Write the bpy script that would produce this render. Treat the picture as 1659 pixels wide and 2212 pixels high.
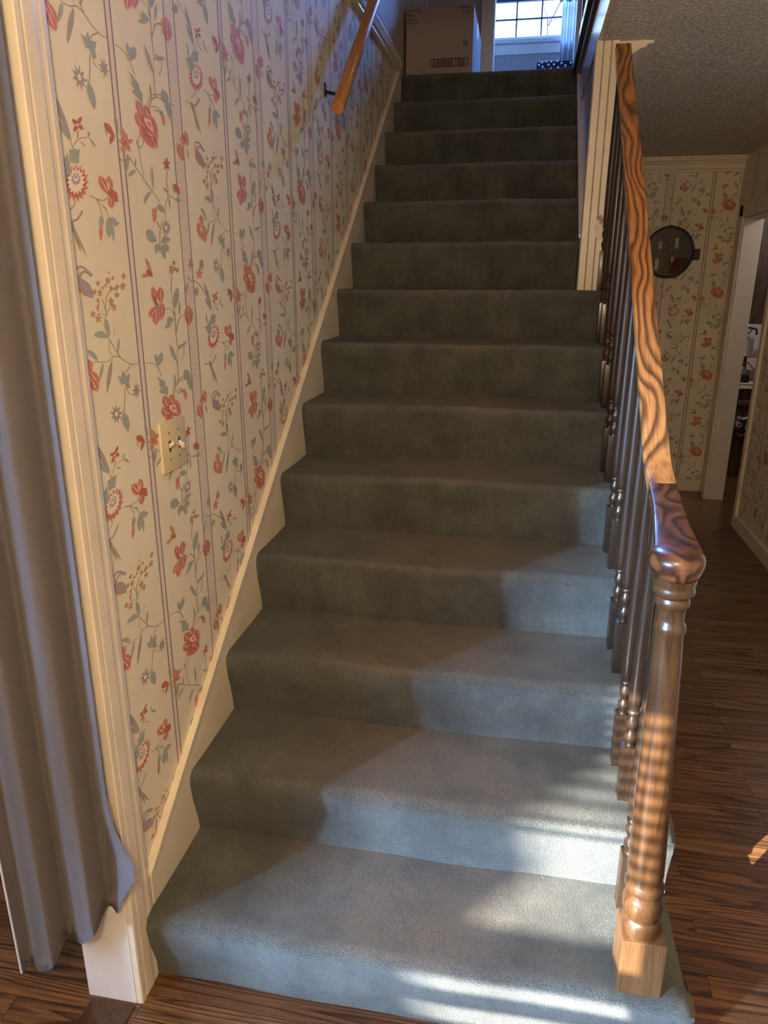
import bpy, bmesh, math, random
from mathutils import Vector, Matrix
random.seed(7)
S = bpy.context.scene
for o in list(bpy.data.objects): bpy.data.objects.remove(o)
COL = S.collection

# ------------------------------------------------------------------ camera
cam_d = bpy.data.cameras.new('camera'); cam = bpy.data.objects.new('camera', cam_d); COL.objects.link(cam)
YAW, PITCH, ROLL, FPX = 0.1831, 0.3090, 0.0021, 1584.4
fw = Vector((-math.sin(YAW)*math.cos(PITCH), math.cos(YAW)*math.cos(PITCH), -math.sin(PITCH)))
r0 = Vector((math.cos(YAW), math.sin(YAW), 0)); u0 = r0.cross(fw)
rr = math.cos(ROLL)*r0 + math.sin(ROLL)*u0; uu = -math.sin(ROLL)*r0 + math.cos(ROLL)*u0
M = Matrix((rr, uu, -fw)).transposed().to_4x4(); M.translation = Vector((0.7609, -1.2017, 1.5643))
cam.matrix_world = M
cam_d.sensor_fit = 'VERTICAL'; cam_d.sensor_height = 32.0; cam_d.lens = FPX/2212*32.0
cam_d.clip_start = 0.03
S.camera = cam

# ------------------------------------------------------------------ light and exposure
SUN_DIR = Vector((0.64, 0.77, -0.362)).normalized()
W = bpy.data.worlds.new('world'); S.world = W; W.use_nodes = True
wn = W.node_tree.nodes; bg = wn['Background']; bg.inputs[0].default_value = (0.42, 0.62, 1.0, 1); bg.inputs[1].default_value = 3.6
def add_light(name, typ, loc, color, energy, direction=None, size=None, size_y=None, angle=None, radius=None):
    d = bpy.data.lights.new(name, typ); d.color = color; d.energy = energy
    if typ == 'AREA':
        d.shape = 'RECTANGLE'; d.size = size; d.size_y = size_y
    if angle is not None: d.angle = angle
    if radius is not None: d.shadow_soft_size = radius
    o = bpy.data.objects.new(name, d); COL.objects.link(o); o.location = loc
    if direction is not None: o.rotation_euler = Vector(direction).to_track_quat('-Z', 'Y').to_euler()
    return o
add_light('sun', 'SUN', (-3, -6, 4), (1.0, 0.95, 0.87), 34.0, SUN_DIR, angle=0.006)
# daylight that enters through the front window and through the upstairs window
add_light('front_window_daylight', 'AREA', (-1.72, -2.44, 1.55), (0.42, 0.62, 1.0), 45.0, (0.75, 1, -0.12), 0.95, 1.0)
add_light('upstairs_window_daylight', 'AREA', (0.62, 6.7, 5.3), (0.12, 0.32, 1.0), 2200.0, (0, -1, -0.62), 1.5, 1.5)
LAMP = (.75, -1.55)
add_light('ceiling_lamp_light', 'POINT', (LAMP[0], LAMP[1], 2.04), (1.0, .71, .42), 92.0, radius=.10)
# low bright sky over the street, seen through the front window
SKYP = Vector((-9.95, -12.0, 3.9))
add_light('low_sky_glow', 'AREA', SKYP, (0.38, 0.62, 1.0), 11500.0, Vector((-1.5, -2.5, 1.35))-SKYP, .75, 1.2)
add_light('kitchen_fill_light', 'POINT', (2.9, 4.2, 2.2), (1.0, .86, .78), 16.0, radius=.1)  # unseen fill lamp, added to brighten the dark kitchen
add_light('upstairs_hall_light', 'POINT', (2.2, 3.2, 4.9), (1.0, .78, .58), 8.0, radius=.1)
S.view_settings.view_transform = 'Standard'; S.view_settings.look = 'None'
S.view_settings.exposure = 0.25; S.view_settings.gamma = 1.0; S.view_settings.use_curve_mapping = False
S.cycles.use_denoising = True
S.cycles.max_bounces = 8; S.cycles.diffuse_bounces = 5; S.cycles.glossy_bounces = 3
S.cycles.sample_clamp_indirect = 6.0

# ------------------------------------------------------------------ material helpers
def mat(name, base=(.5,.5,.5), rough=.5, spec=.5):
    m = bpy.data.materials.new(name); m.use_nodes = True
    b = m.node_tree.nodes['Principled BSDF']
    b.inputs['Base Color'].default_value = (*base, 1); b.inputs['Roughness'].default_value = rough
    b.inputs['Specular IOR Level'].default_value = spec
    return m, m.node_tree.nodes, m.node_tree.links, b
def nn(nodes, typ, **kw):
    n = nodes.new(typ)
    for k, v in kw.items():
        if k in n.inputs: n.inputs[k].default_value = v
        else: setattr(n, k, v)
    return n
def ramp(nodes, stops):
    n = nodes.new('ShaderNodeValToRGB'); e = n.color_ramp.elements
    while len(e) > 1: e.remove(e[-1])
    e[0].position = stops[0][0]; e[0].color = (*stops[0][1], 1)
    for p, c in stops[1:]:
        x = e.new(p); x.color = (*c, 1)
    return n
def mapping(nodes, links, scale, coord='Object', rot=(0,0,0)):
    t = nodes.new('ShaderNodeTexCoord'); mp = nodes.new('ShaderNodeMapping')
    mp.inputs['Scale'].default_value = scale; mp.inputs['Rotation'].default_value = rot
    links.new(t.outputs[coord], mp.inputs['Vector']); return mp
def bump(nodes, links, b, src, strength, dist=.002):
    bp = nodes.new('ShaderNodeBump'); bp.inputs['Strength'].default_value = strength; bp.inputs['Distance'].default_value = dist
    links.new(src, bp.inputs['Height']); links.new(bp.outputs[0], b.inputs['Normal']); return bp
def mix(nodes, links, fac, a, b, mode='MIX'):
    n = nodes.new('ShaderNodeMix'); n.data_type = 'RGBA'; n.blend_type = mode
    for s, v in ((0, fac), (6, a), (7, b)):
        if hasattr(v, 'is_output'): links.new(v, n.inputs[s])
        elif isinstance(v, (int, float)): n.inputs[s].default_value = v
        else: n.inputs[s].default_value = (*v, 1)
    return n.outputs[2]
def math_n(nodes, links, op, a, b=None, c=None):
    n = nodes.new('ShaderNodeMath'); n.operation = op
    for i, v in enumerate((a, b, c)):
        if v is None: continue
        if hasattr(v, 'is_output'): links.new(v, n.inputs[i])
        else: n.inputs[i].default_value = v
    return n.outputs[0]

def wood(name, dark, light, stretch, rings=9., rough=.35, contrast=1.0, coord='Object', coat=.0, spec=.5, pore=1.0, turn=0., across=0.):
    """oak-like grain: contour rings of a stretched noise, with fine pores along the length"""
    m, N, L, b = mat(name, light, rough, spec)
    base_map = mapping(N, L, (1, 1, 1), coord, (turn, 0, 0))
    def stretched(s):
        q = N.new('ShaderNodeMapping'); q.inputs['Scale'].default_value = s; L.new(base_map.outputs[0], q.inputs[0]); return q
    mp = stretched(stretch)
    no = nn(N, 'ShaderNodeTexNoise', Scale=1.0, Detail=1.5, Roughness=.45); L.new(mp.outputs[0], no.inputs['Vector'])
    v = math_n(N, L, 'MULTIPLY', no.outputs[0], rings)
    if across:                                           # growth rings run the length of the board
        sx = N.new('ShaderNodeSeparateXYZ'); L.new(base_map.outputs[0], sx.inputs[0])
        v = math_n(N, L, 'MULTIPLY_ADD', sx.outputs[0], across, v)
    fr = math_n(N, L, 'FRACT', v)
    mid = tuple(d*.5+l*.5 for d, l in zip(dark, light))
    rp = ramp(N, [(0, dark), (.12, dark), (.34, mid), (.50, light), (.78, light), (.93, mid), (1, dark)]); L.new(fr, rp.inputs[0])
    mp2 = stretched(tuple(s*14 if s > 4 else s*3 for s in stretch))
    fine = nn(N, 'ShaderNodeTexNoise', Scale=1.6, Detail=4., Roughness=.7); L.new(mp2.outputs[0], fine.inputs['Vector'])
    fr2 = ramp(N, [(.38, (.42,)*3), (.56, (1,)*3)]); L.new(fine.outputs[0], fr2.inputs[0])
    c1 = mix(N, L, contrast, light, rp.outputs[0])
    c2 = mix(N, L, .62*pore, c1, fr2.outputs[0], 'MULTIPLY')
    L.new(c2, b.inputs['Base Color'])
    bump(N, L, b, fine.outputs[0], .15, .0006)
    if coat: b.inputs['Coat Weight'].default_value = coat; b.inputs['Coat Roughness'].default_value = .18
    return m

OAK = wood('honey_oak', (.15,.060,.020), (.56,.235,.070), (9, 2.6, 9), 8.5, .40, coat=.12, turn=-.647, across=34.)
OAKRED = wood('red_brown_oak', (.045,.016,.006), (.15,.060,.022), (14, 8, 14), 5.5, .32, coat=.12, across=30.)
OAKV = wood('oak_upright', (.031,.013,.0045), (.074,.034,.0125), (30, 30, 2.4), 5., .33, .6, coat=.25)
OAKB = wood('oak_block', (.075,.034,.012), (.125,.059,.022), (34, 34, 3), 4., .42, .5, coat=.1)
WALNUT = wood('dark_stained_wood', (.013,.007,.004), (.034,.018,.009), (40, 40, 3), 4., .34, .5, coat=.15)
RAILWOOD = wood('round_rail_oak', (.30,.12,.035), (.55,.25,.085), (30, 1.6, 30), 3., .28, .5, coat=.5, turn=-.668)
PANEL = wood('dark_panelling', (.030,.013,.006), (.085,.036,.015), (14, 14, 1.6), 6., .45, .9)
TRIMDARK = mat('dark_nosing', (.035,.022,.02), .2)[0]
TRIMBROWN = mat('brown_cove', (.16,.10,.07), .4)[0]

def paint(name, c, rough=.45, dirt=.12, scale=6.):
    m, N, L, b = mat(name, c, rough)
    mp = mapping(N, L, (1,1,1)); no = nn(N, 'ShaderNodeTexNoise', Scale=scale, Detail=5., Roughness=.6); L.new(mp.outputs[0], no.inputs['Vector'])
    rp = ramp(N, [(.35, tuple(x*(1-dirt) for x in c)), (.65, c)]); L.new(no.outputs[0], rp.inputs[0]); L.new(rp.outputs[0], b.inputs['Base Color'])
    f = nn(N, 'ShaderNodeTexNoise', Scale=90., Detail=3.); L.new(mp.outputs[0], f.inputs['Vector']); bump(N, L, b, f.outputs[0], .12, .0008)
    return m
CREAM = paint('cream_paint', (.78,.70,.56), .38)
WHITE = paint('white_paint', (.78,.76,.72), .42)
PLAIN = paint('plain_tan_wallcovering', (.52,.43,.33), .5, .18, 18)
PLASTER = paint('room_plaster', (.62,.56,.47), .8)
DOORWHITE = paint('greyish_white_paint', (.62,.58,.54), .5, .06)
def panelpaint():
    m, N, L, b = mat('taupe_stair_wall', (.42,.32,.25), .17)
    mp = mapping(N, L, (30, 30, 1.4)); no = nn(N, 'ShaderNodeTexNoise', Scale=1.5, Detail=4.); L.new(mp.outputs[0], no.inputs['Vector'])
    rp = ramp(N, [(.35, (.30,.22,.165)), (.65, (.50,.385,.30))]); L.new(no.outputs[0], rp.inputs[0]); L.new(rp.outputs[0], b.inputs['Base Color'])
    return m
TAUPE = panelpaint()
def popcorn():
    m, N, L, b = mat('stippled_ceiling', (.52,.49,.45), .85, .3)
    mp = mapping(N, L, (1,1,1)); v = nn(N, 'ShaderNodeTexNoise', Scale=75., Detail=3., Roughness=.65); L.new(mp.outputs[0], v.inputs['Vector'])
    rp = ramp(N, [(.42, (0,)*3), (.66, (1,)*3)]); L.new(v.outputs[0], rp.inputs[0]); bump(N, L, b, rp.outputs[0], 1.0, .006)
    rc = ramp(N, [(.40, (.50,.47,.43)), (.60, (.95,.90,.82))]); L.new(v.outputs[0], rc.inputs[0]); L.new(rc.outputs[0], b.inputs['Base Color'])
    return m
POPCORN = popcorn()
def carpet():
    m, N, L, b = mat('sage_carpet', (.15,.16,.14), .95, .15)
    geo = N.new('ShaderNodeNewGeometry'); sx = N.new('ShaderNodeSeparateXYZ'); L.new(geo.outputs['Position'], sx.inputs[0])
    sn = N.new('ShaderNodeSeparateXYZ'); L.new(geo.outputs['True Normal'], sn.inputs[0])
    mp = mapping(N, L, (1,1,1)); 
    big = nn(N, 'ShaderNodeTexNoise', Scale=7., Detail=4., Roughness=.6); L.new(mp.outputs[0], big.inputs['Vector'])
    mp2 = mapping(N, L, (30, 6, 6)); st = nn(N, 'ShaderNodeTexNoise', Scale=1., Detail=3.); L.new(mp2.outputs[0], st.inputs['Vector'])
    fine = nn(N, 'ShaderNodeTexNoise', Scale=290., Detail=3., Roughness=.75); L.new(mp.outputs[0], fine.inputs['Vector'])
    base = ramp(N, [(.36, (.040,.046,.038)), (.5, (.062,.070,.058)), (.64, (.088,.096,.080))]); L.new(big.outputs[0], base.inputs[0])
    nap = ramp(N, [(.36, (.80,)*3), (.64, (1.10,)*3)]); L.new(st.outputs[0], nap.inputs[0])
    c = mix(N, L, .75, base.outputs[0], nap.outputs[0], 'MULTIPLY')
    # brown walked-in soiling along the middle of the treads
    dx = math_n(N, L, 'ABSOLUTE', math_n(N, L, 'SUBTRACT', sx.outputs[0], .56))
    mk = N.new('ShaderNodeMapRange'); mk.interpolation_type = 'SMOOTHSTEP'
    for i, v in enumerate((0, .46, .08, 0., .62)): 
        if i: mk.inputs[i].default_value = v
    L.new(dx, mk.inputs[0])
    up = N.new('ShaderNodeMapRange'); L.new(sn.outputs[2], up.inputs[0]); up.inputs[1].default_value = .15; up.inputs[2].default_value = .9
    w = math_n(N, L, 'MULTIPLY', mk.outputs[0], up.outputs[0]); w = math_n(N, L, 'MULTIPLY', w, math_n(N, L, 'MULTIPLY_ADD', big.outputs[0], 2.2, -.35))
    c = mix(N, L, w, c, (.150,.095,.054))
    fr = ramp(N, [(.36, (.40,)*3), (.64, (1.65,)*3)]); L.new(fine.outputs[0], fr.inputs[0])
    c = mix(N, L, .8, c, fr.outputs[0], 'MULTIPLY'); L.new(c, b.inputs['Base Color'])
    bump(N, L, b, fine.outputs[0], 1.0, .007)
    b.inputs['Sheen Weight'].default_value = .25; b.inputs['Sheen Roughness'].default_value = .6
    return m
CARPET = carpet()
def floorboards():
    m, N, L, b = mat('oak_floorboards', (.2,.09,.04), .36)
    geo = N.new('ShaderNodeNewGeometry')
    br = N.new('ShaderNodeTexBrick'); br.inputs['Scale'].default_value = 1.; br.inputs['Brick Width'].default_value = .78; br.inputs['Row Height'].default_value = .0575
    br.inputs['Mortar Size'].default_value = .0009; br.inputs['Mortar Smooth'].default_value = .1; br.offset = .37; br.offset_frequency = 3
    br.inputs['Color1'].default_value = (0,0,0,1); br.inputs['Color2'].default_value = (1,1,1,1); br.inputs['Mortar'].default_value = (.5,.5,.5,1)
    L.new(geo.outputs['Position'], br.inputs['Vector'])
    # grain drifts from board to board
    off = N.new('ShaderNodeVectorMath'); off.operation = 'MULTIPLY_ADD'; L.new(br.outputs['Color'], off.inputs[0]); off.inputs[1].default_value = (7.3, 3.1, 5.7); L.new(geo.outputs['Position'], off.inputs[2])
    mp = N.new('ShaderNodeMapping'); mp.inputs['Scale'].default_value = (.9, 17, 17); L.new(off.outputs[0], mp.inputs[0])
    no = nn(N, 'ShaderNodeTexNoise', Scale=1., Detail=1.5, Roughness=.45); L.new(mp.outputs[0], no.inputs['Vector'])
    fr = math_n(N, L, 'FRACT', math_n(N, L, 'MULTIPLY', no.outputs[0], 11.))
    rp = ramp(N, [(0, (.050,.022,.009)), (.25, (.130,.060,.024)), (.55, (.200,.098,.041)), (.88, (.180,.088,.036)), (1, (.055,.02,.008))]); L.new(fr, rp.inputs[0])
    mp2 = N.new('ShaderNodeMapping'); mp2.inputs['Scale'].default_value = (9, 240, 240); L.new(off.outputs[0], mp2.inputs[0])
    fi = nn(N, 'ShaderNodeTexNoise', Scale=1., Detail=3., Roughness=.7); L.new(mp2.outputs[0], fi.inputs['Vector'])
    f2 = ramp(N, [(.40, (.45,)*3), (.56, (1,)*3)]); L.new(fi.outputs[0], f2.inputs[0])
    c = mix(N, L, .7, rp.outputs[0], f2.outputs[0], 'MULTIPLY')
    tone = ramp(N, [(0, (.62,.56,.52)), (.5, (.95,.92,.9)), (1, (1.22,1.2,1.15))]); L.new(br.outputs['Color'], tone.inputs[0])
    c = mix(N, L, .9, c, tone.outputs[0], 'MULTIPLY')
    c = mix(N, L, br.outputs['Fac'], c, (.008,.004,.003)); L.new(c, b.inputs['Base Color'])
    bump(N, L, b, fi.outputs[0], .12, .0006)
    b.inputs['Coat Weight'].default_value = .3; b.inputs['Coat Roughness'].default_value = .2
    return m
FLOORM = floorboards()
def fabric():
    m, N, L, b = mat('grey_curtain_cloth', (.215,.195,.20), .8, .2)
    mp = mapping(N, L, (1,1,1)); no = nn(N, 'ShaderNodeTexNoise', Scale=700., Detail=1.); L.new(mp.outputs[0], no.inputs['Vector']); bump(N, L, b, no.outputs[0], .3, .0006)
    b.inputs['Sheen Weight'].default_value = .3
    return m
CLOTH = fabric()
def flat(name, c, rough=.6, spec=.3, metal=0):
    m, N, L, b = mat(name, c, rough, spec); b.inputs['Metallic'].default_value = metal; return m
# the wallpaper inks (flat print colours)
def paper_base():
    m, N, L, b = mat('wallpaper_cream_ground', (.74,.655,.515), .62, .3)
    mp = mapping(N, L, (1,1,1)); no = nn(N, 'ShaderNodeTexNoise', Scale=3., Detail=6., Roughness=.6); L.new(mp.outputs[0], no.inputs['Vector'])
    rp = ramp(N, [(.35, (.725,.66,.505)), (.65, (.785,.725,.57))]); L.new(no.outputs[0], rp.inputs[0]); L.new(rp.outputs[0], b.inputs['Base Color'])
    return m
INK = {'b': paper_base(), 'r': flat('print_salmon', (.60,.245,.17)), 'k': flat('print_dark_coral', (.46,.15,.10)), 'g': flat('print_grey_green', (.34,.37,.33)),
       'p': flat('print_mauve_grey', (.36,.31,.31)), 't': flat('print_ochre', (.50,.29,.15)), 's': flat('print_stem', (.34,.275,.19)),
       'w': flat('print_pale', (.82,.71,.57)), 'l': flat('print_line', (.26,.205,.21)), 'f': flat('print_band', (.69,.61,.52)), 'd': flat('print_dash', (.52,.37,.30))}
INKKEYS = list(INK)

# ------------------------------------------------------------------ mesh helpers
def link(name, me, parent=None):
    o = bpy.data.objects.new(name, me); COL.objects.link(o)
    if parent: o.parent = parent
    return o
def obj(name, bm, m, parent=None, smooth=False, autosmooth=None):
    bmesh.ops.recalc_face_normals(bm, faces=bm.faces)
    me = bpy.data.meshes.new(name); bm.to_mesh(me); bm.free()
    for x in (m if isinstance(m, (list, tuple)) else [m]): me.materials.append(x)
    if smooth or autosmooth:
        for p in me.polygons: p.use_smooth = True
        if autosmooth: me.set_sharp_from_angle(angle=math.radians(autosmooth))
    return link(name, me, parent)
def thing(name, label, cat, loc=(0,0,0), group=None):
    o = bpy.data.objects.new(name, None); COL.objects.link(o); o.location = loc; o.empty_display_size = .05
    return tag(o, label, cat, group)
def tag(o, label, cat, group=None):
    o['label'] = label; o['category'] = cat
    if group: o['group'] = group
    return o
def struct(o): o['kind'] = 'structure'; return o
def box(bm, x0, x1, y0, y1, z0, z1, bev=0, mi=0):
    vs = [bm.verts.new((x, y, z)) for x in (x0, x1) for y in (y0, y1) for z in (z0, z1)]
    fs = [bm.faces.new([vs[i] for i in q]) for q in ((0,1,3,2),(4,6,7,5),(0,4,5,1),(2,3,7,6),(0,2,6,4),(1,5,7,3))]
    for f in fs: f.material_index = mi
    if bev:
        es = {e for f in fs for e in f.edges}
        bmesh.ops.bevel(bm, geom=list(es), offset=bev, segments=2, profile=.6, affect='EDGES')
def B(*bs, bev=0):
    bm = bmesh.new()
    for b in bs: box(bm, *b, bev=bev)
    return bm
def lathe(bm, prof, c=(0,0), seg=24, lean=None, start=None):
    rings = []
    for z, r in prof:
        cx, cy = c if lean is None else lean(z)
        rings.append([bm.verts.new((cx+r*math.cos(2*math.pi*i/seg), cy+r*math.sin(2*math.pi*i/seg), z)) for i in range(seg)])
    for a, b in zip(rings, rings[1:]):
        for i in range(seg): bm.faces.new((a[i], a[(i+1)%seg], b[(i+1)%seg], b[i]))
    bm.faces.new(rings[0][::-1]); bm.faces.new(rings[-1])
def prism(bm, pts, axis, a, b, nseg=1, mi=0):
    """2-D outline extruded along axis; pts are the two other coordinates in xyz order"""
    def P(p, t): 
        q = list(p); q.insert(axis, t); return bm.verts.new(q)
    rings = [[P(p, a+(b-a)*k/nseg) for p in pts] for k in range(nseg+1)]
    n = len(pts); fs = []
    for r, s in zip(rings, rings[1:]):
        for i in range(n): fs.append(bm.faces.new((r[i], r[(i+1)%n], s[(i+1)%n], s[i])))
    fs.append(bm.faces.new(rings[0][::-1])); fs.append(bm.faces.new(rings[-1]))
    for f in fs: f.material_index = mi
def tube(bm, pts, r, seg=10, cap=True, rfun=None):
    pts = [Vector(p) for p in pts]; rings = []
    up = Vector((0,0,1))
    for i, p in enumerate(pts):
        d = (pts[min(i+1, len(pts)-1)]-pts[max(i-1, 0)]).normalized()
        s = d.cross(up); 
        if s.length < 1e-3: s = d.cross(Vector((1,0,0)))
        s.normalize(); t = s.cross(d); R = r if rfun is None else rfun(i/(len(pts)-1))
        rings.append([bm.verts.new(p+s*R*math.cos(2*math.pi*k/seg)+t*R*math.sin(2*math.pi*k/seg)) for k in range(seg)])
    for a, b in zip(rings, rings[1:]):
        for k in range(seg): bm.faces.new((a[k], a[(k+1)%seg], b[(k+1)%seg], b[k]))
    if cap: bm.faces.new(rings[0][::-1]); bm.faces.new(rings[-1])
def sphere(bm, c, rx, ry, rz, u=20, v=14):
    m = Matrix.Translation(c) @ Matrix.Diagonal((rx, ry, rz, 1)); bmesh.ops.create_uvsphere(bm, u_segments=u, v_segments=v, radius=1, matrix=m)
def text(body, size, loc, rot, m, parent, name='lettering', align='LEFT', sx=1.0):
    c = bpy.data.curves.new(name, 'FONT'); c.body = body; c.size = size; c.align_x = align; c.extrude = .0002
    t = bpy.data.objects.new('tmp', c); COL.objects.link(t)
    dg = bpy.context.evaluated_depsgraph_get(); me = bpy.data.meshes.new_from_object(t.evaluated_get(dg)); bpy.data.objects.remove(t)
    me.materials.clear(); me.materials.append(m)
    o = link(name, me, parent); o.location = loc; o.rotation_euler = rot; o.scale = (sx, 1, 1); return o

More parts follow.
